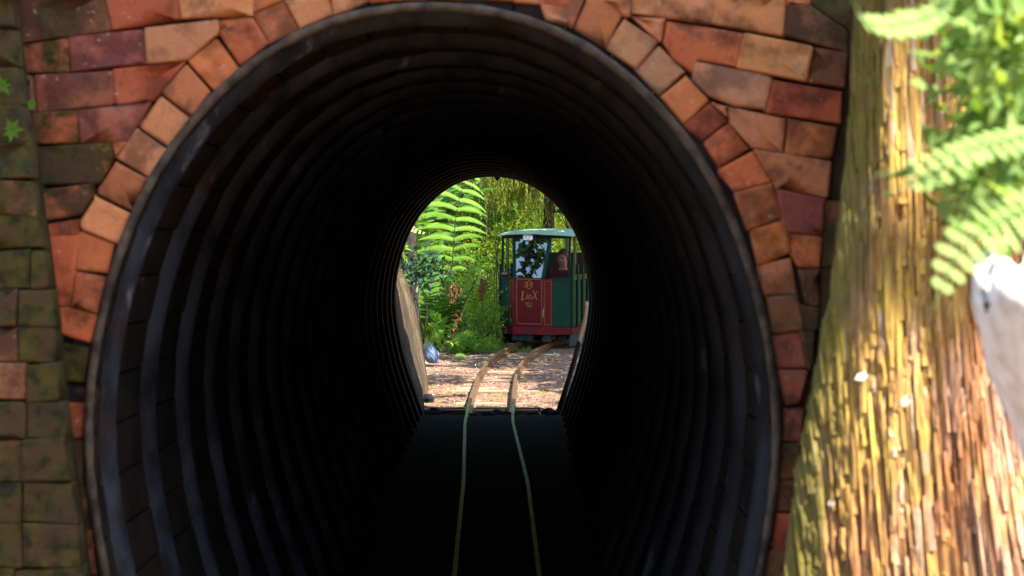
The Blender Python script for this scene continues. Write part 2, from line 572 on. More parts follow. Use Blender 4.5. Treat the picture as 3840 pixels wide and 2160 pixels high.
def prof(s, y, grow=0.0):
    """point of the bore at share s (0 left foot .. 1 right foot), grown outwards"""
    q = s * PERIM
    x, z = float(np.interp(q, _d, _full[:, 0])), float(np.interp(q, _d, _full[:, 1]))
    e = 0.004 * PERIM
    x1, z1 = float(np.interp(q - e, _d, _full[:, 0])), float(np.interp(q - e, _d, _full[:, 1]))
    x2, z2 = float(np.interp(q + e, _d, _full[:, 0])), float(np.interp(q + e, _d, _full[:, 1]))
    t = Vector((x2 - x1, z2 - z1)).normalized()
    nx_, nz_ = -t.y, t.x          # outwards
    f = (y - NEAR) / (FAR - NEAR)
    return Vector((-0.194 + 0.028 * f + x + nx_ * grow, y, z - 0.13 * f + nz_ * grow))


tunnel = thing('tunnel', 'dark round railway tunnel lined with blocks between steel hoops, brick mouth at the near end', 'tunnel')
SN = 130
RIBS = [4.69 + 0.52 * k for k in range(22)]
rib_mesh_cache = []
for k, ry in enumerate(RIBS):
    if ry > FAR - 0.15:
        continue
    b = MB()
    m_ = 7
    for i in range(SN + 1):
        s = i / SN
        for j in range(m_):
            a = math.pi * j / (m_ - 1)
            wob = 0.004 * mnoise.noise(Vector((k * 3.1, s * 9, 0)))
            b.v.append(tuple(prof(s, ry - 0.036 * math.cos(a) + wob, 0.008 - 0.042 * math.sin(a))))
    for i in range(SN):
        for j in range(m_ - 1):
            b.f.append((i * m_ + j, i * m_ + j + 1, (i + 1) * m_ + j + 1, (i + 1) * m_ + j))
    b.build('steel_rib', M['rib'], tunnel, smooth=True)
# block lining between the hoops
bays = [(NEAR + 0.012, RIBS[0] - 0.03)] + [(RIBS[k] + 0.03, min(RIBS[k + 1] - 0.03, FAR)) for k in range(21) if RIBS[k] + 0.05 < FAR]
NB = 39
for k, (y0, y1) in enumerate(bays):
    joined = MB()
    for i in range(NB):
        g = 0.0035
        s0, s1 = i / NB + g / PERIM, (i + 1) / NB - g / PERIM
        j_ = rng.uniform(0, 0.006)
        vs = []
        for (s, y) in ((s0, y0), (s0, y1), (s1, y1), (s1, y0)):
            vs.append(prof(s, y, j_))
        vs += [prof(s, y, j_ + 0.05) for (s, y) in ((s0, y0), (s0, y1), (s1, y1), (s1, y0))]
        fs = [(0, 1, 2, 3), (0, 4, 5, 1), (1, 5, 6, 2), (2, 6, 7, 3), (3, 7, 4, 0)]
        if k < 5:
            b = MB()
            b.add(vs, fs)
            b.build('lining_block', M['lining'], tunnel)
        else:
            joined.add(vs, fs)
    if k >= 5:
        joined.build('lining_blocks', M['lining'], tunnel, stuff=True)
b = MB()                        # shell behind the blocks
for i in range(SN + 1):
    for y in (NEAR + 0.02, FAR - 0.02):
        b.v.append(tuple(prof(i / SN, y, 0.035)))
b.f = [(2 * i, 2 * i + 1, 2 * i + 3, 2 * i + 2) for i in range(SN)]
b.build('shell', M['mortar'], tunnel)
b = MB()
b.tube([prof(i / SN, NEAR - 0.008, -0.010) + Vector((0, 0.004 * mnoise.noise(Vector((i, 0, 0))), 0)) for i in range(SN + 1)], [0.0115 + 0.003 * mnoise.noise(Vector((i * 0.7, 5, 0))) for i in range(SN + 1)], 8)
b.build('mouth_rim', M['rim'], tunnel, smooth=True)
b = MB()
b.tube([prof(i / SN, FAR + 0.02, 0.012) for i in range(SN + 1)], [0.018 + 0.006 * mnoise.noise(Vector((i * 0.9, 1, 0))) for i in range(SN + 1)], 6)
b.build('far_rim', M['lining'], tunnel, smooth=True)
b = MB()                        # drip stone hanging from the far crown
c0 = at(1862, 655, FAR)
b.add([c0 + Vector((-0.075, -0.03, 0.03)), c0 + Vector((0.075, -0.03, 0.03)), c0 + Vector((0.008, -0.02, -0.055)),
       c0 + Vector((-0.075, 0.04, 0.03)), c0 + Vector((0.075, 0.04, 0.03)), c0 + Vector((0.008, 0.03, -0.055))],
      [(0, 2, 1), (3, 4, 5), (0, 1, 4, 3), (1, 2, 5, 4), (2, 0, 3, 5)])
b.build('crown_stone', M['lining'], tunnel)
b = MB()                        # rough floor of the bore
fx = np.linspace(-0.95, 0.6, 14)
fy = np.linspace(NEAR, FAR + 0.03, 60)
for y in fy:
    for x in fx:
        b.v.append((float(x), float(y), -0.026 + path_z(float(y)) * max(0, 1 - abs(x + .15) / .6) + 0.012 * mnoise.noise(Vector((x * 5, y * 5, 9))) - .05 * max(0, (y - 15.4) / .63)))
b.f = [(j * 14 + i, j * 14 + i + 1, (j + 1) * 14 + i + 1, (j + 1) * 14 + i) for j in range(59) for i in range(13)]
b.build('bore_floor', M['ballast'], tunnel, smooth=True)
# small bolt heads on the right hand plate
for px, py in ((2473, 407), (2895, 1567)):
    p = at(px, py, 4.62)
    b = MB()
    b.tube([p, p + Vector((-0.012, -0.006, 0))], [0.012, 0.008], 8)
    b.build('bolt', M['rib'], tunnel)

# hill that the bore runs through
b = MB()
HN = 48
hy = [4.72, 6, 9, 12, 14, 15.2, 15.85]
hh = [3.0, 3.6, 3.8, 3.3, 2.75, 2.35, 2.2]
hw = [6.0, 6.0, 5.5, 4.6, 3.6, 2.6, 1.9]
for y, h_, w_ in zip(hy, hh, hw):
    for i in range(HN + 1):
        b.v.append(tuple(prof(i / HN, y, 0.07)))
    for i in range(HN + 1):
        a = math.pi * (1 - i / HN)
        x = -0.18 + w_ * math.cos(a)
        z = -0.14 + (h_ + 0.14) * math.sin(a) ** 0.6
        b.v.append((x + 0.1 * mnoise.noise(Vector((x, y, 1))), y, z + 0.12 * mnoise.noise(Vector((x * 1.2, y * 1.2, 4))) * math.sin(a)))
st = 2 * (HN + 1)
for j in range(len(hy) - 1):
    for i in range(HN):
        o0, o1 = j * st, (j + 1) * st
        b.f.append((o0 + i, o0 + i + 1, o1 + i + 1, o1 + i))
        q0, q1 = o0 + HN + 1, o1 + HN + 1
        b.f.append((q0 + i, q1 + i, q1 + i + 1, q0 + i + 1))
for j in (0, len(hy) - 1):
    for i in range(HN):
        o0 = j * st
        b.f.append((o0 + i, o0 + HN + 1 + i, o0 + HN + 2 + i, o0 + i + 1))
structure(b.build('hill', M['hill'], fix=True))

# ------------------------------------------------------------------ brick portal wall
PAL = dict(r=(0.42, 0.10, 0.04), o=(0.53, 0.155, 0.05), t=(0.5, 0.19, 0.08), s=(0.56, 0.2, 0.085), p=(0.3, 0.085, 0.05), d=(0.2, 0.08, 0.035),
           l=(0.57, 0.22, 0.075), b=(0.42, 0.13, 0.05), g=(0.48, 0.21, 0.1), m=(0.22, 0.1, 0.05), f=(0.55, 0.13, 0.045))


def z4(*p):
    return [(x / 2.0125, y / 2.0125) for x, y in p]


def z5(*p):
    return [(x / 2.0125, 720 + y / 2.0125) for x, y in p]


def z6(*p):
    return [(x / 2.0125, 1440 + y / 2.0125) for x, y in p]


def z7(*p):
    return [(2100 + x / 2.0125, y / 2.0125) for x, y in p]


def z8(*p):
    return [(2700 + x / 2.0123, 720 + y / 2.0123) for x, y in p]


def z9(*p):
    return [(2700 + x / 2.0123, 1440 + y / 2.0123) for x, y in p]


def brick_piece(name, poly, Y, col, moss, parent, gap=-0.0025, depth=0.075, rad=0.005, mat='brick'):
    P = [at(x, y, Y) for x, y in poly]
    c = sum(P, Vector()) / len(P)
    # order counter-clockwise seen from the camera
    area = sum(P[i].x * P[(i + 1) % len(P)].z - P[(i + 1) % len(P)].x * P[i].z for i in range(len(P)))
    if area < 0:
        P.reverse()

    def inset(p, d):
        v = c - p
        return p + v * min(0.5, d * 1.35 / max(v.length, 1e-4))
    P = [inset(p, gap) + Vector((rng.uniform(-.002, .002), 0, rng.uniform(-.002, .002))) for p in P]
    Q = []
    n = len(P)
    for i, p in enumerate(P):
        a, e = P[i - 1] - p, P[(i + 1) % n] - p
        r1, r2 = min(rad, a.length * .3), min(rad, e.length * .3)
        k = 0.45
        Q += [p + a.normalized() * r1, p + (a.normalized() * r1 + e.normalized() * r2) * (1 - k) * 0.5, p + e.normalized() * r2]
    proud = rng.uniform(-0.007, 0.004)
    tx, tz = rng.uniform(-.012, .012), rng.uniform(-.012, .012)

    def ring(pts, dy):
        return [p + Vector((0, dy + proud + (p.x - c.x) * tx + (p.z - c.z) * tz, 0)) for p in pts]
    wv = [Vector((rng.uniform(-.0025, .0025), 0, rng.uniform(-.0025, .0025))) for _ in Q]
    Q = [a + w for a, w in zip(Q, wv)]
    front = ring([inset(p, 0.006) for p in Q], 0.0)
    mid1 = ring([inset(p, 0.002) for p in Q], 0.0018)
    mid2 = ring(Q, 0.007)
    back = [Vector((p.x, Y + depth, p.z)) for p in Q]
    m_ = len(Q)
    b = MB()
    inner = [f + (c + Vector((0, proud, 0)) - f) * min(.5, .006 / max((c - f).length, 1e-4)) for f in front]
    vs = front + mid1 + mid2 + back + [c + Vector((0, proud + 0, 0))] + inner
    fs = []
    for r_ in range(3):
        for i in range(m_):
            i2 = (i + 1) % m_
            fs.append((r_ * m_ + i, (r_ + 1) * m_ + i, (r_ + 1) * m_ + i2, r_ * m_ + i2))
    fs += [(4 * m_ + 1 + i, i, (i + 1) % m_, 4 * m_ + 1 + (i + 1) % m_) for i in range(m_)]
    fs += [(4 * m_, 4 * m_ + 1 + i, 4 * m_ + 1 + (i + 1) % m_) for i in range(m_)]
    b.add(vs, fs)
    o = b.build(name, M[mat], parent, fix=True)
    for p_ in o.data.polygons:
        p_.use_smooth = True
    j = rng.uniform(0.88, 1.12)
    o.color = (col[0] * j, col[1] * j * rng.uniform(.93, 1.07), col[2] * j * rng.uniform(.93, 1.07), moss)
    return o


wall = thing('brick_wall', 'orange and red brick portal wall round the mouth of the tunnel', 'wall')
b = MB()
WN = 60
for i in range(WN + 1):
    s = i / WN
    p = prof(s, NEAR + 0.03, 0.015)
    a = math.pi * (1 - s)
    ox = -0.19 + max(-3.2, min(3.2, 4.4 * math.cos(a)))
    oz = -0.12 if i in (0, WN) else max(-0.12, min(3.1, 5.0 * math.sin(a)))
    b.v += [tuple(p), (ox, NEAR + 0.03, oz), (p.x, NEAR + 0.21, p.z), (ox, NEAR + 0.21, oz)]
for i in range(WN):
    o_, q_ = 4 * i, 4 * i + 4
    b.f += [(o_, o_ + 1, q_ + 1, q_), (o_ + 2, q_ + 2, q_ + 3, o_ + 3), (o_ + 1, o_ + 3, q_ + 3, q_ + 1), (o_, q_, q_ + 2, o_ + 2)]
b.build('mortar_core', M['mortar'], wall, fix=True)

ARCH = [
    (z4((2490, -20), (2720, -110), (2800, -10), (2640, 70), (2520, 105)), 't', .0), (z4((2150, 5), (2475, -20), (2505, 100), (2262, 222)), 's', .05),
    (z4((1905, 110), (2140, 5), (2255, 225), (2030, 332)), 'b', .1), (z4((1655, 245), (1890, 130), (2025, 328), (1820, 495)), 'r', .05),
    (z4((1430, 465), (1630, 300), (1800, 520), (1620, 675)), 'o', .1), (z4((1225, 690), (1410, 500), (1585, 690), (1445, 865)), 'b', .22),
    (z4((1045, 945), (1215, 730), (1432, 885), (1275, 1095)), 't', .22), (z4((880, 1195), (1035, 970), (1265, 1125), (1130, 1340)), 't', .25),
    (z4((740, 1449), (870, 1225), (1115, 1355), (1000, 1580)), 'b', .2), (z5((610, 230), (715, 25), (985, 165), (895, 380), (625, 290)), 'l', .0),
    (z5((595, 320), (628, 300), (860, 395), (800, 610), (570, 575)), 'o', .05), (z5((570, 605), (800, 650), (730, 915), (530, 870)), 'r', .1),
    (z5((400, 880), (525, 875), (725, 930), (680, 1130), (410, 1060)), 'f', .38), (z5((420, 1150), (660, 1190), (640, 1430), (430, 1420)), 'd', .8),
    (z5((450, 1590), (620, 1600), (615, 1845), (470, 1845)), 'r', .45), (z6((500, 430), (625, 440), (640, 760), (525, 760)), 'd', .75),
    (z6((525, 780), (640, 780), (672, 1090), (540, 1090)), 'd', .7), (z6((545, 1110), (675, 1110), (720, 1440), (580, 1440)), 'r', .5), (z6((585, 1460), (725, 1460), (780, 1750), (620, 1750)), 'd', .6),
    (z7((-170, -60), (185, -50), (90, 212), (-120, 125)), 's', .05), (z7((205, -5), (345, -12), (475, 120), (345, 360), (105, 222)), 'b', .1),
    (z7((490, 150), (735, 320), (570, 508), (350, 370)), 'g', .1), (z7((742, 350), (940, 540), (745, 715), (577, 522)), 'g', .18),
    (z7((945, 565), (1122, 760), (937, 935), (755, 725)), 'o', .05), (z7((1135, 780), (1262, 910), (1087, 1075), (947, 947)), 'r', .1),
    (z7((1272, 930), (1432, 1115), (1197, 1270), (1097, 1087)), 'f', .05), (z7((1442, 1140), (1592, 1365), (1310, 1440), (1202, 1285)), 'f', .1),
    (z8((110, 10), (395, -70), (480, 193), (212, 285)), 'o', .3), (z8((225, 300), (490, 210), (540, 460), (275, 545)), 'o', .35),
    (z8((280, 560), (535, 500), (585, 765), (345, 780)), 's', .22), (z8((350, 795), (590, 785), (640, 1035), (400, 1060)), 'd', .5),
    (z8((402, 1080), (600, 1045), (655, 1330), (442, 1340)), 'p', .3), (z8((444, 1355), (650, 1345), (595, 1590), (490, 1600)), 'p', .35),
    (z9((490, 185), (620, 185), (610, 430), (484, 430)), 'p', .4), (z9((482, 445), (610, 445), (600, 705), (467, 720)), 'd', .5), (z9((462, 740), (600, 725), (590, 960), (434, 962)), 'd', .55),
    (z9((430, 985), (590, 990), (570, 1250), (402, 1250)), 'r', .4), (z9((384, 1262), (570, 1265), (540, 1500), (340, 1500)), 'd', .5),
]
for poly, c_, m_ in ARCH:
    brick_piece('arch_brick', poly, NEAR, PAL[c_], m_, wall)
# crown of the arch, just above the picture's top edge
for k in range(7):
    x0, x1 = 1395 + k * 106, 1395 + (k + 1) * 106
    yb = lambda x: 4 + ((x - 1715) / 620.0) ** 2 * 85 - 12
    brick_piece('arch_brick', [(x0, yb(x0)), (x1, yb(x1)), (x1 + (x1 - 1715) * .13, yb(x1) - 130), (x0 + (x0 - 1715) * .13, yb(x0) - 130)], NEAR, PAL['rsotbsr'[k]], .05, wall)

WALL = [
    (z4((80, 10), (770, -40), (835, 222), (120, 330)), 'd', .56), (z4((775, -60), (1345, -80), (1362, 150), (850, 225)), 'r', .12),
    (z4((1350, -80), (1910, -110), (1908, 110), (1890, 125), (1380, 140)), 'l', .0), (z4((1918, -60), (2140, -130), (2138, 0), (1922, 92)), 'o', .1),
    (z4((1645, 158), (1880, 132), (1665, 236)), 'o', .1), (z4((125, 345), (500, 290), (520, 550), (150, 545)), 'r', .55),
    (z4((508, 275), (1075, 232), (1110, 480), (535, 545)), 'p', .15), (z4((1085, 210), (1640, 158), (1650, 262), (1430, 440), (1120, 480)), 't', .12),
    (z4((150, 580), (250, 580), (275, 840), (160, 835)), 'd', .5), (z4((258, 572), (832, 532), (857, 785), (285, 840)), 'p', .2),
    (z4((842, 522), (1400, 458), (1215, 690), (1140, 756), (870, 785)), 'r', .12), (z4((195, 862), (575, 832), (597, 1070), (220, 1090)), 'r', .55),
    (z4((580, 828), (1140, 768), (1040, 942), (960, 1060), (612, 1075)), 'p', .2), (z4((230, 1120), (835, 1085), (850, 1195), (760, 1370), (270, 1400)), 'b', .74),
    (z4((850, 1085), (948, 1078), (875, 1185)), 'o', .1), (z5((275, 0), (700, -60), (708, 20), (610, 170), (300, 235)), 'b', .66),
    (z5((320, 250), (602, 195), (592, 318), (335, 340)), 'r', .35), (z5((335, 350), (590, 330), (560, 560), (520, 862), (378, 862), (340, 440)), 'f', .36),
    # right hand side
    (z7((350, 5), (545, -40), (535, 112), (478, 112)), 's', .0), (z7((552, -60), (1140, -60), (1120, 178), (790, 133), (548, 95)), 's', .15),
    (z7((1147, -60), (1692, -60), (1702, 100), (1690, 278), (1130, 172)), 'l', .15), (z7((1710, -60), (1890, -60), (1885, 30), (1715, 38)), 'b', .4),
    (z7((1718, 45), (1880, 36), (2165, 240), (2165, 390), (1695, 270)), 'd', .48), (z7((1900, -60), (2190, -60), (2190, 240), (1895, 30)), 'd', .6),
    (z7((538, 122), (800, 146), (768, 300), (735, 312)), 's', .0), (z7((820, 160), (1385, 252), (1342, 500), (1025, 455), (1000, 545), (850, 430), (778, 318)), 'f', .1),
    (z7((1395, 258), (1905, 350), (1865, 608), (1348, 510)), 'l', .16), (z7((1915, 355), (2170, 400), (2150, 645), (1880, 620)), 'd', .45),
    (z7((1028, 470), (1590, 572), (1552, 830), (1300, 785), (1112, 700), (1002, 598)), 'g', .14), (z7((1608, 598), (2130, 692), (2110, 930), (1562, 840)), 'r', .3),
    (z7((1150, 778), (1262, 800), (1262, 895)), 's', .1), (z7((1268, 800), (1710, 890), (1687, 1150), (1450, 1110), (1290, 930)), 's', .08),
    (z7((1722, 895), (2085, 955), (2045, 1190), (1697, 1160)), 'o', .3), (z7((1458, 1132), (2042, 1212), (2020, 1490), (1632, 1440), (1600, 1365)), 't', .35),
    (z8((430, -10), (790, 55), (780, 320), (520, 300), (470, 190)), 'p', .2), (z8((515, 308), (770, 335), (760, 570), (592, 560), (545, 460)), 'o', .42),
    (z8((592, 582), (760, 580), (740, 860), (645, 840)), 'd', .5), (z8((600, 850), (740, 870), (730, 1040), (645, 1040)), 'd', .6), (z8((610, 1055), (720, 1050), (700, 1330), (665, 1330)), 'd', .6),
    (z8((795, 60), (1000, 90), (1000, 560), (775, 560)), 'd', .65), (z8((765, 580), (1000, 580), (1000, 1040), (740, 1040)), 'd', .7),
]
for poly, c_, m_ in WALL:
    brick_piece('brick', poly, NEAR, PAL[c_], m_, wall)
# courses above the picture and behind the piers
for r_ in range(3):
    y1 = -45 - r_ * 135
    x = -260 + rng.uniform(-90, 60)
    while x < 4100:
        w = rng.uniform(190, 320)
        if r_ == 0 and x + w > 900 and x < 2600:
            x += w
            continue
        brick_piece('brick', [(x, y1 - 125), (x + w, y1 - 125), (x + w, y1), (x, y1)], NEAR, PAL[rng.choice('rospdbt')], rng.uniform(.1, .6), wall)
        x += w + 6

# ------------------------------------------------------------------ mossy pier on the left
pier = thing('brick_pier', 'moss covered brick pier at the left edge of the tunnel wall', 'pier')
PE = [(-200, 20), (0, 40), (280, 66), (540, 110), (700, 130), (850, 152), (935, 162), (1080, 182), (1225, 203), (1440, 214), (1510, 232), (1650, 246), (1810, 268), (2000, 292), (2160, 312), (2400, 340)]


def pedge(y):
    return float(np.interp(y, [p[0] for p in PE], [p[1] for p in PE]))


PY = 4.36
rows = [-180, -40, 100, 250, 395, 535, 675, 805, 940, 1085, 1225, 1362, 1505, 1650, 1810, 1965, 2130, 2300]
for k in range(len(rows) - 1):
    ya, yb_ = rows[k], rows[k + 1]
    e0, e1 = pedge(ya) + rng.uniform(-7, 7), pedge(yb_) + rng.uniform(-7, 7)
    cuts = [-980 + rng.uniform(-40, 40), -680 + rng.uniform(-50, 50), -400 + rng.uniform(-50, 50), -130 + rng.uniform(-60, 60)]
    if e0 > 150:
        cuts.append(rng.uniform(60, 120))
    for i, cx in enumerate(cuts):
        nx_ = cuts[i + 1] if i + 1 < len(cuts) else None
        tl = rng.uniform(-9, 9)
        if nx_ is None:
            q = [(cx, ya + tl), (e0, ya - tl), (e1, yb_ - tl - 3), (cx, yb_ + tl - 3)]
        else:
            q = [(cx, ya + tl), (nx_ - 4, ya), (nx_ - 4, yb_ - 3), (cx, yb_ + tl - 3)]
        brick_piece('brick', q, PY, PAL[rng.choice('ddmd')], rng.uniform(.72, 1.0) if not (k in (10, 11) and i == 3) else .4, pier, depth=0.05, gap=-.001)
b = MB()
pp = [at(-1000, -180, PY + .03), at(10, -180, PY + .03)] + [at(pedge(y) - 12, y, PY + .03) for y in range(0, 2401, 200)] + [at(320, 3900, PY + .03), at(-1000, 3900, PY + .03)]
b.prism(pp, (0, 0.13, 0))
b.build('mortar_core', M['moss_mortar'], pier, fix=True)

# sunlit pier on the right, behind the tree
rpier = thing('brick_pier', 'sunlit orange brick pier behind the tree trunk and green sprays', 'pier')
RY = 4.05
for k in range(13):
    ya = -60 + k * 165
    x = 3320 - (k % 2) * 120
    while x < 4600:
        w = rng.uniform(200, 300)
        brick_piece('brick', [(max(x, 3300), ya), (x + w, ya), (x + w, ya + 158), (max(x, 3300), ya + 158)], RY, PAL[rng.choice('olssot')], rng.uniform(.0, .25), rpier)
        x += w + 6
b = MB()
b.prism([at(3310, -60, RY + .03), at(4600, -60, RY + .03), at(4600, 3500, RY + .03), at(3310, 3500, RY + .03)], (0, 0.4, 0))
b.build('mortar_core', M['mortar'], rpier, fix=True)

# ------------------------------------------------------------------ railway track
track = thing('railway_track', 'narrow gauge railway track curving out of the tunnel towards the green train', 'railway track')
YS = list(np.concatenate([np.array([4.0, 6.0, 8.47, 9.8, 11.2, 13.0, 14.9, 15.1, 16.1]), np.arange(16.8, 33.5, 0.45)]))
for sgn, part_ in ((-1, 0), (-1, 1), (1, 0), (1, 1)):
    pts = []
    for y in YS:
        y = float(y)
        if (part_ == 0 and y > 16.2) or (part_ == 1 and y < 16.05):
            continue
        if part_ == 1 and y < 16.2:
            y += .004
        t = Vector((path_x(y + .15) - path_x(y - .15), .3, 0)).normalized()
        pts.append(Vector((path_x(y), y, path_z(y))) + Vector((t.y, -t.x, 0)) * 0.195 * sgn)
    b = MB()
    b.sweep(pts, [(-.011, 0), (.011, 0), (.012, -.012), (.012, -.07), (-.012, -.07), (-.012, -.012)] if part_ == 0 else [(-.012, 0), (.012, 0), (.017, -.006), (.018, -.018), (.006, -.025), (.006, -.06), (.03, -.068), (.03, -.076), (-.03, -.076), (-.03, -.068), (-.006, -.06), (-.006, -.025), (-.018, -.018), (-.017, -.006)])
    b.build('rail', M['rail_dark'] if part_ == 0 else M['rail'], track)
y = 16.75
while y < 31.5:
    c = Vector((path_x(y), y, path_z(y) - 0.113 + rng.uniform(-.014, .008)))
    ang = -math.atan2(path_x(y + .2) - path_x(y - .2), .4)
    b = MB()
    ln = rng.uniform(0.72, 0.92)
    b.box(c + Vector((rng.uniform(-.04, .04), 0, 0)), (ln, rng.uniform(.1, .14), .06), Matrix.Rotation(ang + R(rng.uniform(-2.5, 2.5)), 3, 'Z'), .006)
    b.build('sleeper', M['sleeper'], track)
    y += 0.39 + rng.uniform(-.03, .03)
# wooden crossing boards between and beside the rails at the far mouth
for (cx, cy, w, d) in ((-.187, 16.18, .26, .16), (-.187, 16.42, .27, .14), (-.53, 16.2, .24, .07), (-.54, 16.38, .22, .07), (.13, 16.2, .2, .07), (.14, 16.38, .22, .06)):
    b = MB()
    b.box((cx, cy, -.078), (w, d, .05), Matrix.Rotation(R(rng.uniform(-2, 2)), 3, 'Z'), .004)
    b.build('crossing_board', M['sleeper'], track)

# ------------------------------------------------------------------ vegetation helpers
LEAF = np.array([(0, 0, 0), (-.22, .4, .05), (0, .45, -.02), (.22, .4, .05), (0, 1, -.06)])
LEAF_F = [(0, 2, 1), (0, 3, 2), (1, 2, 4), (2, 3, 4)]


def leaves_mesh(name, P, D, U, size, wid=1.0):
    """leaf blades at points P along directions D with rough normals U"""
    P, D, U = (np.asarray(a, float) for a in (P, D, U))
    size = np.broadcast_to(np.asarray(size, float), (len(P),))
    D = D / (np.linalg.norm(D, axis=1, keepdims=True) + 1e-9)
    X = np.cross(D, U)
    X /= (np.linalg.norm(X, axis=1, keepdims=True) + 1e-9)
    Z = np.cross(X, D)
    L = LEAF * np.array([wid, 1, 1])
    V = P[:, None, :] + (L[None, :, 0:1] * X[:, None, :] + L[None, :, 1:2] * D[:, None, :] + L[None, :, 2:3] * Z[:, None, :]) * size[:, None, None]
    n = len(P)
    k = len(LEAF)
    F_ = (np.array(LEAF_F)[None] + (np.arange(n) * k)[:, None, None]).reshape(-1)
    me = bpy.data.meshes.new(name)
    me.vertices.add(n * k)
    me.vertices.foreach_set('co', V.reshape(-1))
    nf = n * len(LEAF_F)
    me.loops.add(nf * 3)
    me.loops.foreach_set('vertex_index', F_)
    me.polygons.add(nf)
    me.polygons.foreach_set('loop_start', np.arange(nf) * 3)
    me.update(calc_edges=True)
    return me


def rand_unit(n):
    v = nrng.normal(size=(n, 3))
    return v / np.linalg.norm(v, axis=1, keepdims=True)


def shrub(label, c, rad, n, size, mat, cat='shrub', group=None, wid=1.0, name='shrub', stems=5, clumps=14, up=0.25, droop=0.2):
    """a bush: stems from the ground, leaves in clumps through its volume"""
    c = Vector(c)
    base = Vector((c.x, c.y, ground_z(c.x, c.y) if c.y > 15.5 else -.12))
    root = thing(name, label, cat, group, loc=base)
    rel = c - base
    cc = []
    for k in range(clumps):
        d = Vector(rand_unit(1)[0]) * rng.uniform(.35, .95)
        cc.append(rel + Vector((d.x * rad[0], d.y * rad[1], d.z * rad[2])))
    b = MB()
    for k in range(stems):
        tip = cc[k % len(cc)]
        b0 = Vector((rng.uniform(-.15, .15) * rad[0], rng.uniform(-.15, .15) * rad[1], -.03))
        mid = b0.lerp(tip, .5) + Vector((rng.uniform(-.1, .1), rng.uniform(-.1, .1), .05 + .1 * rad[2]))
        b.tube([b0, mid, tip], [.012, .008, .003], 5)
    b.build('stem', M['trunk'] if rad[2] > .7 else M['stem'], root)
    which = nrng.integers(0, clumps, n)
    C = np.array([tuple(q) for q in cc])[which]
    spread = np.array(rad) * (0.9 / clumps ** (1 / 3))
    off = nrng.normal(size=(n, 3)) * spread * .75
    P = C + off
    keep = P[:, 2] > 0.0
    P, off = P[keep], off[keep]
    D = off / (np.linalg.norm(off, axis=1, keepdims=True) + 1e-6) + rand_unit(len(P)) * .8 + np.array([0, 0, up - droop])
    U = rand_unit(len(P)) * .6 + np.array([0, -.1, 1])
    link('foliage', leaves_mesh('foliage', P, D, U, nrng.uniform(.65, 1.25, len(P)) * size, wid), mat, root, stuff=True)
    return root


def pinna_mesh(L, W, n=13, droop=0.15, tooth=0.8):
    """one leaflet of a fern: a row of narrow lobes on both sides of a midrib, along +x, lying in xy"""
    b = MB()
    for i in range(n):
        t0, t1 = i / n, (i + .86) / n
        x0, x1 = t0 * L, t1 * L
        w = W * (1 - ((t0 - .35) / .65) ** 2 * .9 if t0 > .35 else .75 + .25 * t0 / .35)
        z0, z1 = -droop * L * t0 ** 2, -droop * L * t1 ** 2
        for s in (-1, 1):
            tipx = (x0 + x1) / 2 + .55 * w
            b.add([(x0, 0, z0), (x1, 0, z1), (tipx, s * w, (z0 + z1) / 2 - .12 * w), (x0 + .35 * w, s * w * .8, z0 - .08 * w)],
                  [(0, 1, 2, 3)] if s > 0 else [(0, 3, 2, 1)])
            b.add([(x0, 0, z0), ((i + 1) / n * L, 0, z1), ((i + 1) / n * L + .2 * w, s * w * .45, z1 - .05 * w), (x0 + .2 * w, s * w * .45, z0 - .05 * w)], [(0, 1, 2, 3)] if s > 0 else [(0, 3, 2, 1)])
    return b


def frame_on(t, nrm):
    t = t.normalized()
    nrm = (nrm - t * nrm.dot(t)).normalized()
    s = nrm.cross(t)
    return t, s, nrm


def frond(parent, pts, nrm, length_fn, npairs, mat, W=.042, parts=False, rise=.25, r0=.007, nlobes=13, droop=.15, side_scale=(1, 1), stem_mat='stem', sweep=.35, start=.18, bend=.12):
    """a fern frond along a curve; every pinna is an object when parts, else all in one blade"""
    pts = [Vector(p) for p in pts]
    seg = np.cumsum([0] + [(pts[i + 1] - pts[i]).length for i in range(len(pts) - 1)])
    tot = seg[-1]

    def P(t):
        q = t * tot
        return Vector([float(np.interp(q, seg, [p[k] for p in pts])) for k in range(3)])
    b = MB()
    m_ = 14
    b.tube([P(i / m_) for i in range(m_ + 1)], [r0 * (1 - .8 * i / m_) for i in range(m_ + 1)], 5)
    rc = b.build('rachis', M[stem_mat], parent)
    joined = MB()
    for i in range(npairs):
        t = start + (1 - start) * (i + .5) / npairs
        p = P(t)
        tan = (P(min(1, t + .02)) - P(max(0, t - .02))).normalized()
        T, Sd, N = frame_on(tan, Vector(nrm))
        for k, sgn in enumerate((-1, 1)):
            L = length_fn((t - start) / (1 - start)) * rng.uniform(.93, 1.05) * side_scale[k]
            if L < .01:
                continue
            X = (Sd * sgn + T * (sweep + rng.uniform(-.08, .08)) + N * rng.uniform(-.08, .12)).normalized()
            Nn = (N + Vector((rng.uniform(-.15, .15), rng.uniform(-.15, .15), rng.uniform(-.1, .1)))).normalized()
            Yv = Nn.cross(X).normalized()
            Zv = X.cross(Yv)
            mtx = Matrix((X, Yv, Zv)).transposed()
            pb = pinna_mesh(L, W * (.55 + .45 * L / max(length_fn(.35), 1e-3)), nlobes, droop)
            vs = [mtx @ Vector(v) + p - T * (bend * L * (max(0.0, v[0]) / L) ** 2) for v in pb.v]
            if parts:
                q = MB()
                q.add(vs, pb.f)
                q.build('pinna', mat, parent)
            else:
                joined.add(vs, pb.f)
    if not parts:
        o = joined.build('leaf_blade', mat, parent, stuff=True)
    return rc


def bell(L):
    return lambda u: L * max(0.12, (1 - (max(0, u - .3) / .7) ** 1.6)) * (0.62 + .38 * min(1, u / .3))


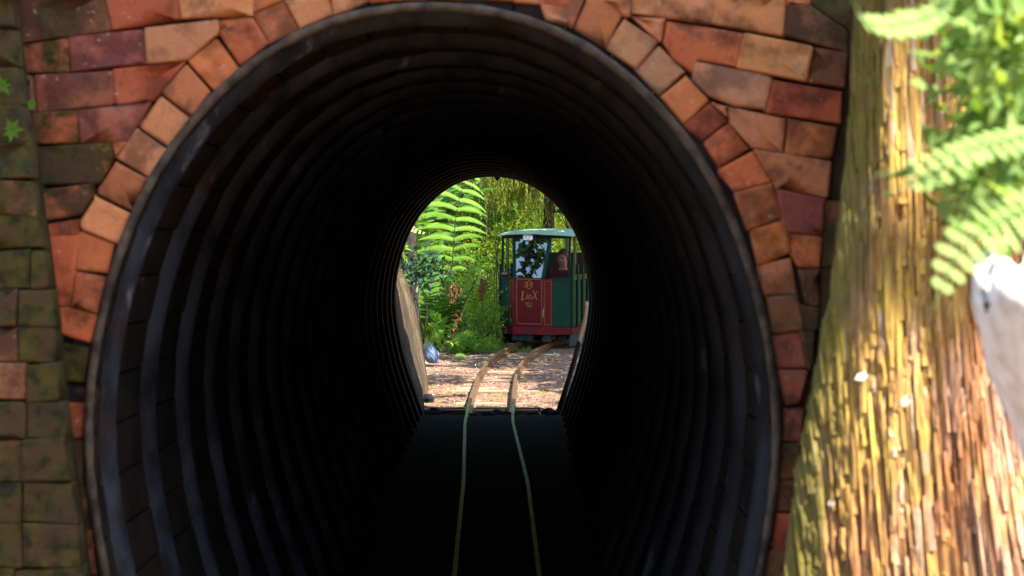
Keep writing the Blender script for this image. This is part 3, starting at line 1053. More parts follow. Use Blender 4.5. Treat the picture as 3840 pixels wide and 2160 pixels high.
def fern_plant(label, base, fronds, mat, name='tree_fern', cat='tree fern', L=.34, npairs=16, trunk=None, W=.035, group=None):
    """fronds: list of (tip offset, arch height)"""
    base = Vector(base)
    root = thing(name, label, cat, group, loc=base)
    crown = Vector((0, 0, trunk or 0.05))
    if trunk:
        b = MB()
        b.tube([(0, 0, -.1), (.02, 0, trunk * .5), (0, 0, trunk)], [.07, .055, .05], 9)
        b.build('trunk', M['trunk'], root, smooth=True)
    for tip, arch in fronds:
        tip = Vector(tip)
        pts = []
        for i in range(9):
            u = i / 8
            p = crown.lerp(tip, u)
            p.z += arch * 4 * u * (1 - u) * (1 - .25 * u)
            pts.append(p)
        side = Vector((tip.y, -tip.x, 0)).normalized()
        mt = (pts[4] - pts[3]).normalized()
        nrm = side.cross(mt)
        if nrm.z < 0:
            nrm = -nrm
        frond(root, pts, nrm, bell(L * rng.uniform(.85, 1.1)), npairs, mat, W=W, start=.22)
    return root


# ------------------------------------------------------------------ tree trunk in the right foreground
tree = thing('bark_tree', 'tall tree trunk with flaking yellow and rust coloured bark at the right of the wall', 'tree')
TY = 3.65
TRK = [(4.2, .83, .13), (2.6, .835, .145), (2.03, .842, .165), (1.84, .848, .18), (1.68, .853, .2), (1.47, .86, .235), (1.29, .87, .275), (0.95, .90, .363), (.5, .98, .52), (-.14, 1.05, .72)]


def trk(z):
    zs = [t[0] for t in TRK][::-1]
    return float(np.interp(z, zs, [t[1] for t in TRK][::-1])), float(np.interp(z, zs, [t[2] for t in TRK][::-1]))


def trk_r(z, a):
    x, r = trk(z)
    return r * (1 + .07 * math.sin(5 * a + 1.3) + .04 * math.sin(9 * a + z) + .05 * mnoise.noise(Vector((a * 3, z * 1.5, 2)))) * .93


b = MB()
AN = 64
zz = np.linspace(-.14, 4.2, 60)
for z in zz:
    x, r = trk(float(z))
    for k in range(AN):
        a = 2 * math.pi * k / AN
        rr = trk_r(float(z), a)
        b.v.append((x + rr * math.sin(a), TY - rr * math.cos(a) * .75, float(z)))
for j in range(len(zz) - 1):
    for k in range(AN):
        k2 = (k + 1) % AN
        b.f.append((j * AN + k, j * AN + k2, (j + 1) * AN + k2, (j + 1) * AN + k))
b.build('trunk', M['bark_core'], tree, smooth=True)
loose = MB()
strips = []
for i in range(3200):
    z0 = rng.uniform(.6, 2.3)
    a = rng.uniform(-1.75, 1.0)
    x, r = trk(z0)
    ln = rng.choice((rng.uniform(.04, .1), rng.uniform(.08, .2), rng.uniform(.15, .34)))
    w = rng.choice((rng.uniform(.003, .007), rng.uniform(.005, .012), rng.uniform(.01, .022)))
    th = rng.uniform(.0, .013)
    n_ = 5
    vs = []
    tw = rng.uniform(-.012, .012)
    for j in range(n_):
        z = z0 + ln * (j / (n_ - 1) - .5)
        xc, rc_ = trk(z)
        da = w / max(rc_, .05)
        taper = rng.uniform(.55, 1.15)
        so = r * math.sin(a) * (1 + .45 * (rc_ / r - 1)) / rc_
        ac = math.asin(max(-1, min(1, so))) if abs(a) < 1.45 else a
        bow_ = rng.uniform(-.004, .003)
        for (aa, dr) in ((-da * taper * .5, -.004), (-da * taper * .35, th + bow_), (da * taper * .35, th * rng.uniform(.6, 1.2) + bow_), (da * taper * .5, -.004)):
            ang = ac + aa + tw * (j / 4 - .5)
            rr = trk_r(z, ang) + dr
            vs.append(Vector((xc + rr * math.sin(ang), TY - rr * math.cos(ang) * .75, z)))
    fs = []
    for j in range(n_ - 1):
        for k in range(3):
            fs.append((j * 4 + k, j * 4 + k + 1, (j + 1) * 4 + k + 1, (j + 1) * 4 + k))
    fs += [(0, 1, 2, 3), tuple((n_ - 1) * 4 + k for k in (3, 2, 1, 0))]
    strips.append((-ln * w * (1 if .74 < z0 < 2.15 and -1.5 < a < 1.0 else .1), vs, fs))
strips.sort(key=lambda q: q[0])
for i, (_, vs, fs) in enumerate(strips):
    if i < 290:
        q = MB()
        q.add(vs, fs)
        q.build('bark_strip', M['bark'], tree)
    else:
        loose.add(vs, fs)
loose.build('bark_flakes', M['bark'], tree, stuff=True)

# stub at the right edge, its white painted in for overexposing sun
root = thing('pale_stump', 'broken stump, white in place of sun glare, at the right edge under the fern frond', 'stump')
b = MB()
an = 22
axis = [at(x, y, Y * .76) for x, y, Y in ((4130, 1750, 3.1), (4005, 1540, 3.05), (3915, 1370, 3.0), (3865, 1240, 2.97), (3835, 1130, 2.95), (3820, 1060, 2.95), (3816, 1025, 2.95))]
p0_ = axis[0]
axis = [Vector((p0_.x + .2, p0_.y + .05, -.14)), Vector((p0_.x + .15, p0_.y + .03, p0_.z - .62)), Vector((p0_.x + .08, p0_.y + .01, p0_.z - .25))] + axis
for j, (p, r) in enumerate(zip(axis, (.2, .14, .105, .085, .082, .074, .067, .06, .05, .026))):
    for k in range(an):
        a = 2 * math.pi * k / an
        rr = r * (1 + .3 * mnoise.noise(Vector((math.cos(a) * 1.6, math.sin(a) * 1.6, j * .8))))
        top = .07 * mnoise.noise(Vector((math.cos(a) * 2.3, math.sin(a) * 2.3, 1))) if j >= len(axis) - 2 else 0
        b.v.append((p.x + rr * math.cos(a), p.y + rr * math.sin(a), p.z + top))
for j in range(len(axis) - 1):
    for k in range(an):
        k2 = (k + 1) % an
        b.f.append((j * an + k, j * an + k2, (j + 1) * an + k2, (j + 1) * an + k))
b.f.append(tuple((len(axis) - 1) * an + k for k in range(an)))
b.build('stump_wood', M['pale_wood'], root, smooth=True)

for px_, py_, sz_, an_, lab in ((3228, 1408, .028, .7, 'white curled petal stuck on the bark at mid height'), (3392, 1500, .03, 1.1, 'larger white petal on the bark under the mid height one'), (3112, 1885, .016, 1.4, 'small white petal low on the left of the bark')):
    p = at(px_, py_, TY - .34 - .0)
    z = p.z
    xc_, rc_ = trk(z)
    # slide along the view ray until it meets the bark
    for Yq in np.linspace(3.0, 3.65, 80):
        p = at(px_, py_, float(Yq))
        xc_, rc_ = trk(p.z)
        aa_ = math.atan2((p.x - xc_), (TY - p.y) / .75)
        if math.hypot(p.x - xc_, (TY - p.y) / .75) < trk_r(p.z, aa_) + .02:
            break
    root = thing('petal', lab, 'petal', loc=p)
    d_ = Vector((math.cos(an_), -.25, math.sin(an_)))
    link('petal_blade', leaves_mesh('petal_blade', [tuple(-d_ * sz_ * .5), tuple(-d_ * sz_ * .5 + Vector((.004, -.003, 0)))], [tuple(d_), tuple(d_ + Vector((.2, 0, -.15)))], [(0, -1, .4), (.3, -1, .2)], [sz_, sz_ * .9], 1.0), M['pale_wood'], root)

# sprays and leaves hanging in the right foreground
def front_frond(label, px, Y, nrm, L, npairs, mat, W, lobes=7, parts=True, name='fern_frond'):
    pts = [at(x, y, Y + dy) for x, y, dy in px]
    root = thing(name, label, 'fern frond', loc=pts[0])
    pts = [p - root.location for p in pts]
    frond(root, pts, Vector(nrm), bell(L), npairs, mat, W=W, parts=parts, r0=.003, nlobes=lobes, stem_mat='green_stem', start=.06, droop=.1)
    return root


front_frond('pale green fern frond hanging across the trunk above the white stump', [(3960, 740, .15), (3840, 790, .1), (3700, 850, .03), (3610, 930, 0), (3545, 1040, -.03), (3500, 1160, -.06)], 1.95, (.3, -.8, .6), .044, 12, M['mint'], .0105)
front_frond('long pale frond reaching left across the trunk below the leaves', [(3960, 470, .1), (3800, 520, .05), (3600, 570, 0), (3430, 620, -.02), (3275, 660, -.05)], 1.93, (.1, -.6, .8), .026, 15, M['mint'], .0075)
front_frond('pale green spray curling over the top of the trunk', [(3560, 30, .1), (3450, 75, .05), (3340, 100, 0), (3250, 85, -.02), (3195, 10, -.05), (3180, -60, -.06)], 1.95, (.1, -.7, .6), .024, 16, M['mint'], .008)
front_frond('second thin frond under the long pale frond', [(3700, 560, .05), (3560, 620, 0), (3440, 680, -.02), (3310, 730, -.05)], 1.94, (.1, -.6, .8), .023, 12, M['mint'], .008)

root = thing('leafy_branch', 'bright green leafy branch filling the top right corner', 'branch', loc=at(3800, 200, 2.8))
b = MB()
o0 = root.location
for pl in ([(4000, 100), (3800, 250), (3600, 330), (3480, 360)], [(4000, 350), (3820, 420), (3690, 560), (3640, 640)], [(4000, -20), (3820, 40), (3600, 60), (3470, 40)], [(3990, 600), (3860, 640), (3760, 650), (3700, 690)]):
    b.tube([at(x, y, 2.8 + rng.uniform(-.1, .1)) - o0 for x, y in pl], [.008, .006, .004, .002], 6)
b.build('twig', M['green_stem'], root)
n = 1700
px = np.clip(nrng.normal(3740, 140, n), 3430, 4000)
py = nrng.uniform(-120, 760, n)
keep = (px > 3560 + 60 * np.sin(py / 90)) | (nrng.random(n) < .25)
keep &= ~((px < 3640) & (py > 240) & (py < 560) & (nrng.random(n) < .8))
P = np.array([tuple(at(x, y, d) - o0) for x, y, d in zip(px[keep], py[keep], nrng.uniform(2.15, 2.8, n)[keep])])
big = MB()
D = rand_unit(len(P)) * .8 + np.array([-.3, 0, -.3])
U = rand_unit(len(P)) * .7 + np.array([.3, -.5, .8])
sz = nrng.uniform(.024, .055, len(P))
order = np.argsort(-sz)
for k, i in enumerate(order[:120]):
    me = leaves_mesh('leaf', P[i:i + 1], D[i:i + 1], U[i:i + 1], sz[i:i + 1], 1.2)
    link('leaf', me, M['front_leaf'], root)
rest = order[120:]
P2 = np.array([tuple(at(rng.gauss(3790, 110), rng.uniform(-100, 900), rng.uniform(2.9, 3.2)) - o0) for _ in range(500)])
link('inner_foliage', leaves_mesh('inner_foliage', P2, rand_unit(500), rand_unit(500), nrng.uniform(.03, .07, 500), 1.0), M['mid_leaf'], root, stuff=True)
link('foliage', leaves_mesh('foliage', P[rest], D[rest], U[rest], sz[rest], 1.1), M['front_leaf'], root, stuff=True)
# broad yellow green leaf behind the pale frond
root = thing('broad_leaf', 'single broad yellow green leaf above the pale fern frond', 'leaf', loc=at(3540, 880, 2.9))
link('leaf_blade', leaves_mesh('leaf_blade', [(0, 0, 0)], [tuple(at(3740, 780, 2.9) - at(3500, 900, 2.9))], [(.2, -.8, .4)], [.16], .9), M['palm'], root)

# seedlings on the left pier
for k, (px_, py_, s_, lab) in enumerate(((14, 330, .034, 'small green seedling at the left edge of the mossy pier'), (50, 500, .036, 'star shaped green seedling on the mossy pier under the others'), (122, 405, .018, 'tiny round leaved plant in the joint of the mossy pier'))):
    c = at(px_, py_, PY - .012)
    root = thing('seedling', lab, 'seedling', loc=c)
    b = MB()
    b.tube([(0, .02, 0), (0, -.01, .01)], [.0015, .001], 5)
    b.build('stem', M['green_stem'], root)
    for j in range(7):
        a = 2 * math.pi * j / 7 + k
        me = leaves_mesh('leaf', [(0, -.008, .006)], [(math.cos(a), -.35, math.sin(a))], [(0, -1, .5)], [s_ * rng.uniform(.6, 1)], 1.5 if k == 2 else 1.0)
        link('leaf', me, M['shrub'], root)

# ------------------------------------------------------------------ locomotive
YAW = R(-24)
LOC = Vector((.215, 24.15, 0.0))
LM = Matrix.Translation(LOC) @ Matrix.Rotation(YAW, 4, 'Z')
loco = thing('locomotive', 'small red and green railcar with gold lettering and a windscreen, facing the tunnel', 'train', loc=LOC, rz=YAW)
HW, FL, WX = .205, .245, .50       # half width of the flat nose, depth of the flare, half width of the body


def front_y(x):
    return 0.0 if abs(x) < HW else (abs(x) - HW) / (WX - HW) * FL


def facet(x0, x1, z0, z1, off=0.0, th=.02, y_push=0.0):
    """a panel on the nose between two x stations"""
    a, c_ = Vector((x0, front_y(x0) + y_push, 0)), Vector((x1, front_y(x1) + y_push, 0))
    t = (c_ - a).normalized()
    nrm = Vector((t.y, -t.x, 0))          # outwards (towards -y)
    a, c_ = a + nrm * off, c_ + nrm * off
    b_ = MB()
    q = [a + Vector((0, 0, z0)), c_ + Vector((0, 0, z0)), c_ + Vector((0, 0, z1)), a + Vector((0, 0, z1))]
    b_.prism(q, -nrm * th)
    return b_


XR = HW + .098
z0, z1 = .215, .835
pn = facet(-HW, HW, z0, .862, .006).build('nose_panel', M['red'], loco, fix=True)
for s in (-1, 1):
    lo, hi = sorted((s * HW, s * XR))
    facet(lo, hi, z0, .85, .003).build('corner_panel', M['red'], loco, fix=True)
    lo, hi = sorted((s * XR, s * WX))
    facet(lo, hi, z0 + .01, z1, 0).build('flank_panel', M['green'], loco, fix=True)
    facet(lo, hi, z1, z1 + .028, .012, .045).build('window_ledge', M['green_deep'], loco, fix=True)
    lo, hi = sorted((s * HW, s * WX))
    facet(lo, hi, .118, .212, .012, .05).build('buffer_beam', M['red'], loco, fix=True)
bp = facet(-HW - .005, HW + .005, .122, .214, .035, .06).build('buffer_plate', M['red_bright'], loco, fix=True)
b = MB()
sl_ = []
for i in range(16):
    a = 2 * math.pi * i / 16
    sl_.append(Vector((.075 * (1 if math.cos(a) > 0 else -1) + .016 * math.cos(a), -.0375, .168 + .016 * math.sin(a))))
b.prism(sl_, (0, .01, 0))
b.build('coupling_slot', M['black'], bp, fix=True)


def L2(px, py):
    """picture point on the nose panel -> local x, z"""
    return ((px - 1976.5) / 263.0, 1.61 - (py - 827) / 286.5)


def zz6(x, y):
    return L2(1880 + x / 5.175, 1000 + y / 5.175)


def stroke(b_, pts, w0, w1=None, y=-.0085, closed=False, th=.002):
    """flat painted stroke on the nose panel"""
    w1 = w0 if w1 is None else w1
    pts = [Vector((p[0], 0, p[1])) for p in pts]
    n_ = len(pts)
    vs = []
    for i, p in enumerate(pts):
        if closed:
            t = pts[(i + 1) % n_] - pts[i - 1]
        else:
            t = pts[min(i + 1, n_ - 1)] - pts[max(i - 1, 0)]
        t.normalize()
        nn = Vector((-t.z, 0, t.x))
        w = (w0 + (w1 - w0) * i / max(1, n_ - 1)) * .5
        vs += [p + nn * w + Vector((0, y, 0)), p - nn * w + Vector((0, y, 0)), p + nn * w + Vector((0, y + th, 0)), p - nn * w + Vector((0, y + th, 0))]
    fs = []
    for i in range(n_ if closed else n_ - 1):
        o_, q_ = 4 * i, 4 * ((i + 1) % n_)
        fs += [(o_, o_ + 1, q_ + 1, q_), (o_, q_, q_ + 2, o_ + 2), (o_ + 1, o_ + 3, q_ + 3, q_ + 1)]
    b_.add(vs, fs)


def arc(cx, cy, rx, ry, a0, a1, n_=14):
    return [zz6(cx + rx * math.cos(R(a0 + (a1 - a0) * i / n_)), cy + ry * math.sin(R(a0 + (a1 - a0) * i / n_))) for i in range(n_ + 1)]


b = MB()
W_ = .0065
stroke(b, [zz6(*p) for p in ((290, 240), (735, 240), (742, 262), (760, 275), (762, 690), (762, 1075), (742, 1085), (735, 1108), (305, 1108), (298, 1085), (280, 1075), (275, 690), (272, 275), (288, 262))], .0055, closed=True)
b.build('gold_border', M['gold'], pn)
b = MB()
stroke(b, [zz6(452, 302), zz6(436, 395)], W_)
stroke(b, [zz6(440, 302), zz6(475, 305), zz6(496, 325), zz6(494, 360), zz6(470, 388), zz6(425, 397)], W_)
stroke(b, arc(522, 350, 46, 78, -40, -325), W_ * .9)
stroke(b, [zz6(553, 305), zz6(535, 392)], W_)
stroke(b, [zz6(545, 305), zz6(578, 306), zz6(590, 322), zz6(580, 343), zz6(545, 350)], W_)
stroke(b, [zz6(556, 350), zz6(584, 393)], W_)
b.build('monogram', M['gold'], pn)
b = MB()
stroke(b, [zz6(398, 483), zz6(388, 560), zz6(370, 648)], .016, .013)
stroke(b, [zz6(360, 652), zz6(410, 635), zz6(455, 608)], .014, .005)
stroke(b, [zz6(366, 488), zz6(418, 480)], .006)
stroke(b, [zz6(482, 548), zz6(471, 628)], .009)
stroke(b, [zz6(484, 514), zz6(484, 524)], .012)
stroke(b, [zz6(516, 545), zz6(504, 632)], .009)
stroke(b, [zz6(512, 572), zz6(530, 548), zz6(548, 548), zz6(556, 570), zz6(552, 632)], .008)
stroke(b, [zz6(580, 470), zz6(598, 465), zz6(622, 510), zz6(648, 590), zz6(666, 632)], .007, .012)
stroke(b, [zz6(694, 478), zz6(670, 482), zz6(640, 530), zz6(610, 590), zz6(570, 632)], .006, .009)
b.build('lettering', M['gold'], pn)
b = MB()
w = .0055
stroke(b, [zz6(460, 738), zz6(460, 694)], w)
stroke(b, [zz6(460, 694), zz6(486, 738)], w)
stroke(b, [zz6(486, 738), zz6(486, 694)], w)
stroke(b, arc(508, 706, 9, 11, 0, 360), w * .7)
stroke(b, [zz6(498, 726), zz6(518, 726)], w * .7)
stroke(b, [zz6(570, 694), zz6(546, 695), zz6(544, 713), zz6(560, 711), zz6(571, 722), zz6(562, 737), zz6(543, 736)], w)
for k, dg in enumerate('2004'):
    x0, y0 = 455 + k * 31, 750
    if dg == '0':
        stroke(b, arc(x0 + 11, y0 + 17, 10, 17, 0, 360), w * .8)
    elif dg == '2':
        stroke(b, [zz6(x0, y0 + 8), zz6(x0 + 10, y0), zz6(x0 + 21, y0 + 9), zz6(x0, y0 + 34), zz6(x0 + 23, y0 + 34)], w * .8)
    else:
        stroke(b, [zz6(x0 + 16, y0 + 35), zz6(x0 + 16, y0), zz6(x0, y0 + 24), zz6(x0 + 24, y0 + 24)], w * .8)
b.build('number', M['gold'], pn)
# thin lines on the corner panels
for s in (-1, 1):
    b = MB()
    for (u, v) in (((HW + .014), (XR - .012)),):
        def fp(x, z):
            x = s * x
            t = Vector((WX - HW, FL, 0)).normalized()
            nrm = Vector((s * t.y, -t.x, 0))
            return Vector((x, front_y(x), z)) + nrm * .0045
        ring = [fp(u, .25), fp(v, .25), fp(v, .82), fp(u, .82)]
        for i in range(4):
            b.tube([ring[i], ring[(i + 1) % 4]], .0018, 4)
    b.build('panel_line', M['gold'], loco)

# posts, windscreen, roof
TB = Vector((0, .12, 0))
wsb, wst = .845, 1.372
P0 = {s: Vector((s * HW, .004, .85)) for s in (-1, 1)}
P1 = {s: Vector((s * .262, .115, 1.39)) for s in (-1, 1)}
for s in (-1, 1):
    b = MB()
    b.tube([P0[s], P1[s]], [.021, .021], 4, twist=R(45))
    b.build('screen_post', M['green'], loco)
    b = MB()
    b.tube([Vector((s * (WX - .018), FL - .01, .85)), Vector((s * (WX - .02), FL + .01, 1.40))], .018, 4, twist=R(45))
    b.build('corner_post', M['green_deep'], loco)
g = MB()
q = [P0[-1] + Vector((.022, 0, 0)), P0[1] - Vector((.022, 0, 0)), P1[1] - Vector((.022, .002, .02)), P1[-1] + Vector((.022, -.002, -.02))]
g.add(q + [p + Vector((0, .006, .0015)) for p in q], [(0, 1, 2, 3), (7, 6, 5, 4), (0, 4, 5, 1), (1, 5, 6, 2), (2, 6, 7, 3), (3, 7, 4, 0)])
screen = g.build('windscreen', M['glass'], loco, fix=True)
b = MB()
for i in range(4):
    b.tube([q[i] + Vector((0, -.004, 0)), q[(i + 1) % 4] + Vector((0, -.004, 0))], .005, 5)
b.build('screen_seal', M['black'], screen)
b = MB()
b.box(Vector((.06, .06, .93)), (.19, .004, .12), Matrix.Rotation(R(-12), 3, 'X'))
b.build('notice_card', M['card'], loco)

b = MB()
rx = np.linspace(-.55, .55, 23)
ry = [-.075, -.06, -.02, .05, .15, .3, .5, .75, 1.0]


def roof_front(x):
    return -.035 + (max(0, abs(x) - .24)) * .84 * .95


for j, dy in enumerate(ry):
    for x in rx:
        yf = roof_front(x)
        y = yf + dy + .06
        y = yf + (1.02 - yf) * ((dy + .075) / 1.075)
        rise = .06 * (1 - math.exp(-(dy + .075) / .22))
        z = 1.412 + .034 * (1 - (x / .55) ** 2) + rise * (1 - .25 * (x / .55) ** 2) + .004 * mnoise.noise(Vector((x * 6, dy * 6, 0)))
        b.v.append((float(x), float(y), float(z)))
nn = len(rx)
tot = len(b.v)
for v in list(b.v):
    b.v.append((v[0], v[1], v[2] - .014))
for j in range(len(ry) - 1):
    for i in range(nn - 1):
        a_ = j * nn + i
        b.f.append((a_, a_ + 1, a_ + nn + 1, a_ + nn))
        b.f.append((tot + a_, tot + a_ + nn, tot + a_ + nn + 1, tot + a_ + 1))
for i in range(nn - 1):
    b.f.append((i, tot + i, tot + i + 1, i + 1))
    e_ = (len(ry) - 1) * nn + i
    b.f.append((e_, e_ + 1, tot + e_ + 1, tot + e_))
for j in range(len(ry) - 1):
    for i in (0, nn - 1):
        a_ = j * nn + i
        b.f.append((a_, a_ + nn, tot + a_ + nn, tot + a_))
roof = b.build('roof', M['roof_green'], loco, smooth=False, fix=True)
for p_ in roof.data.polygons:
    p_.use_smooth = abs(p_.normal.z) > .5
b = MB()
for (xa, xb) in ((-WX, -HW), (-HW, HW), (HW, WX)):
    a_, c_ = Vector((xa, front_y(xa) + (.115 if abs(xa) < .3 else .02), 0)), Vector((xb, front_y(xb) + (.115 if abs(xb) < .3 else .02), 0))
    b.prism([a_ + Vector((0, 0, 1.375)), c_ + Vector((0, 0, 1.375)), c_ + Vector((0, 0, 1.432)), a_ + Vector((0, 0, 1.432))], (0, .02, 0))
b.build('fascia', M['green_deep'], loco, fix=True)
# headlamp under the brow
hl = MB()
hx, hz = L2(1976, 891)
hx = 0.0
sh = []
for i in range(20):
    a = 2 * math.pi * i / 20
    ca, sa = math.cos(a), math.sin(a)
    sh.append((math.copysign(abs(ca) ** .5, ca), math.copysign(abs(sa) ** .5, sa)))
hl.prism([Vector((hx + .075 * u, .0, 1.388 + .04 * v)) for u, v in sh], (0, .12, 0))
lamp = hl.build('headlamp', M['black'], loco, fix=True)
b = MB()
fr = [Vector((hx + .07 * u, -.022, 1.389 + .036 * v)) for u, v in sh]
bk = [Vector((hx + .04 * u, -.005, 1.389 + .016 * v)) for u, v in sh]
b.add(fr + bk + [Vector((hx, -.003, 1.389))], [(i, (i + 1) % 20, 20 + (i + 1) % 20, 20 + i) for i in range(20)] + [(20 + i, 20 + (i + 1) % 20, 40) for i in range(20)])
b.build('reflector', M['lens'], lamp, smooth=True, fix=True)
b = MB()
b.tube([Vector((hx, -.018, 1.389)), Vector((hx, -.002, 1.389))], [.008, .008], 10)
b.build('bulb', M['chrome'], lamp)

# sides, floor, seat, wheels
SL = .98
for s in (-1, 1):
    b = MB()
    b.prism([Vector((s * WX, FL, .225)), Vector((s * WX, SL, .225)), Vector((s * WX, SL, .82)), Vector((s * WX, FL, .82))], (-s * .02, 0, 0))
    b.build('side_panel', M['side_green'], loco, fix=True)
    b = MB()
    for k in range(3):
        b.box((s * (WX + .004), (FL + SL) / 2, .84 + k * .026), (.03, SL - FL, .014))
    b.build('side_rail', M['side_green'], loco)
    b = MB()
    b.prism([Vector((s * (WX + .012), FL, .12)), Vector((s * (WX + .012), SL, .12)), Vector((s * (WX + .012), SL, .21)), Vector((s * (WX + .012), FL, .21))], (-s * .04, 0, 0))
    b.build('side_beam', M['red'], loco, fix=True)
    for yy in (FL + .02, FL + .2, FL + .38, FL + .56):
        b = MB()
        b.box((s * (WX + .016), yy, .62), (.022, .05, .82))
        b.build('side_stanchion', M['green_deep'], loco)
    for yy in (FL + .17, SL - .025):
        b = MB()
        b.box((s * (WX - .015), yy, 1.13), (.03, .03, .58))
        b.build('side_post', M['side_green'], loco)
b = MB()
b.prism([Vector((-HW, .03, .21)), Vector((HW, .03, .21)), Vector((WX - .03, FL + .01, .21)), Vector((WX - .03, SL, .21)), Vector((-WX + .03, SL, .21)), Vector((-WX + .03, FL + .01, .21))], (0, 0, .02))
b.build('cab_floor', M['inside'], loco, fix=True)
b = MB()
b.box((0, SL - .012, .70), (2 * WX - .05, .02, .96))
b.build('rear_bulkhead', M['inside'], loco)
b = MB()
b.box((0, .72, .42), (2 * WX - .06, .36, .05))
b.box((0, .9, .62), (2 * WX - .06, .04, .4))
b.box((0, .72, .31), (2 * WX - .1, .3, .17))
b.build('bench', M['inside'], loco)
for yy in (.28, .78):
    for s in (-1, 1):
        b = MB()
        rr = .1
        b.tube([Vector((s * .215, yy, rr - .004)), Vector((s * .175, yy, rr - .004))], [rr, rr], 20)
        b.tube([Vector((s * .178, yy, rr - .004)), Vector((s * .165, yy, rr - .004))], [rr + .012, rr + .012], 20)
        b.build('wheel', M['black'], loco)
    b = MB()
    b.tube([Vector((-.2, yy, .096)), Vector((.2, yy, .096))], .02, 8)
    b.build('axle', M['black'], loco)
b = MB()
for s in (-1, 1):
    b.box((s * .27, .52, .085), (.04, .8, .07))
b.box((-.1, .06, .08), (.3, .06, .09))
b.box((.22, .1, .07), (.1, .1, .1))
b.build('bogie_frame', M['black'], loco)
for s in (-1, 1):  # black panels added in place of the shadow under the railcar
    b = MB()
    b.box((s * (WX - .02), (FL + SL) / 2, .04), (.015, SL - FL - .02, .15))
    b.build('side_shadow_panel', M['black'], loco)
b = MB()  # black sheet added as the shadow below the nose
b.box((.06, FL + .03, .072), (.72, .015, .09))
b.build('front_shadow_panel', M['black'], loco)
# dry stalk caught on the corner panel
o = MB()
tpts = [LM @ Vector((x, y, z)) for x, y, z in ((.225, -.012, .47), (.218, -.022, .43), (.215, -.02, .38), (.222, -.012, .34))]
o.tube(tpts, [.001, .0025, .002, .001], 5)
tag(o.build('dry_stalk', simple('straw', (.5, .42, .25))), 'curved dry straw stalk hanging on the red corner of the railcar', 'straw')

# coach behind
CYAW = R(-33)
CL = LM @ Vector((0.02, 1.08, 0))
coach = thing('coach', 'open sided green passenger coach coupled behind the railcar', 'train coach', loc=CL, rz=CYAW)
CLn = 2.3
for s in (-1, 1):
    for yy in np.linspace(.02, CLn, 6):
        b = MB()
        b.box((s * (WX - .015), float(yy), .8), (.034, .034, 1.2))
        b.build('post', M['green'] if s > 0 else M['side_green'], coach)
    for k in range(5):
        y0_, y1_ = np.linspace(.02, CLn, 6)[k], np.linspace(.02, CLn, 6)[k + 1]
        b = MB()
        b.box((s * WX, float((y0_ + y1_) / 2), .53), (.016, float(y1_ - y0_) - .05, .52))
        b.build('door_panel', M['side_green'], coach)
        b = MB()
        for q_ in range(3):
            b.box((s * (WX + .004), float((y0_ + y1_) / 2), .81 + q_ * .026), (.028, float(y1_ - y0_) - .05, .013))
        b.build('door_rail', M['side_green'], coach)
    b = MB()
    b.box((s * (WX + .01), CLn / 2, .165), (.04, CLn, .09))
    b.build('side_beam', M['red'], coach)
b = MB()
b.box((0, CLn / 2, .215), (2 * WX - .04, CLn, .02))
b.build('coach_floor', M['inside'], coach)
for s in (-1, 1):  # black panels standing in for shadow beneath the coach
    b = MB()
    b.box((s * (WX - .02), CLn / 2, .04), (.015, CLn - .02, .15))
    b.build('side_shadow_panel', M['black'], coach)
b = MB()
for i in range(13):
    x = -.55 + 1.1 * i / 12
    for yy in (-.03, CLn + .03):
        z = 1.41 + .07 * (1 - (x / .55) ** 2)
        b.v += [(x, yy, z), (x, yy, z - .014)]
for i in range(12):
    o_ = 4 * i
    b.f += [(o_, o_ + 4, o_ + 6, o_ + 2), (o_ + 1, o_ + 3, o_ + 7, o_ + 5), (o_, o_ + 1, o_ + 5, o_ + 4), (o_ + 2, o_ + 6, o_ + 7, o_ + 3)]
b.f += [(0, 2, 3, 1), (48, 49, 51, 50)]
b.build('roof', M['roof_green'], coach, fix=True)
for yy in (.5, 1.3, 2.05):
    b = MB()
    b.box((0, yy, .42), (2 * WX - .08, .3, .04))
    b.box((0, yy + .16, .62), (2 * WX - .08, .03, .4))
    b.box((0, yy, .31), (.5, .24, .17))
    b.build('bench', M['inside'], coach)
for yy in (.4, 1.9):
    for s in (-1, 1):
        b = MB()
        b.tube([Vector((s * .215, yy, .096)), Vector((s * .165, yy, .096))], [.1, .108], 18)
        b.build('wheel', M['black'], coach)
CM = Matrix.Translation(CL) @ Matrix.Rotation(CYAW, 4, 'Z')


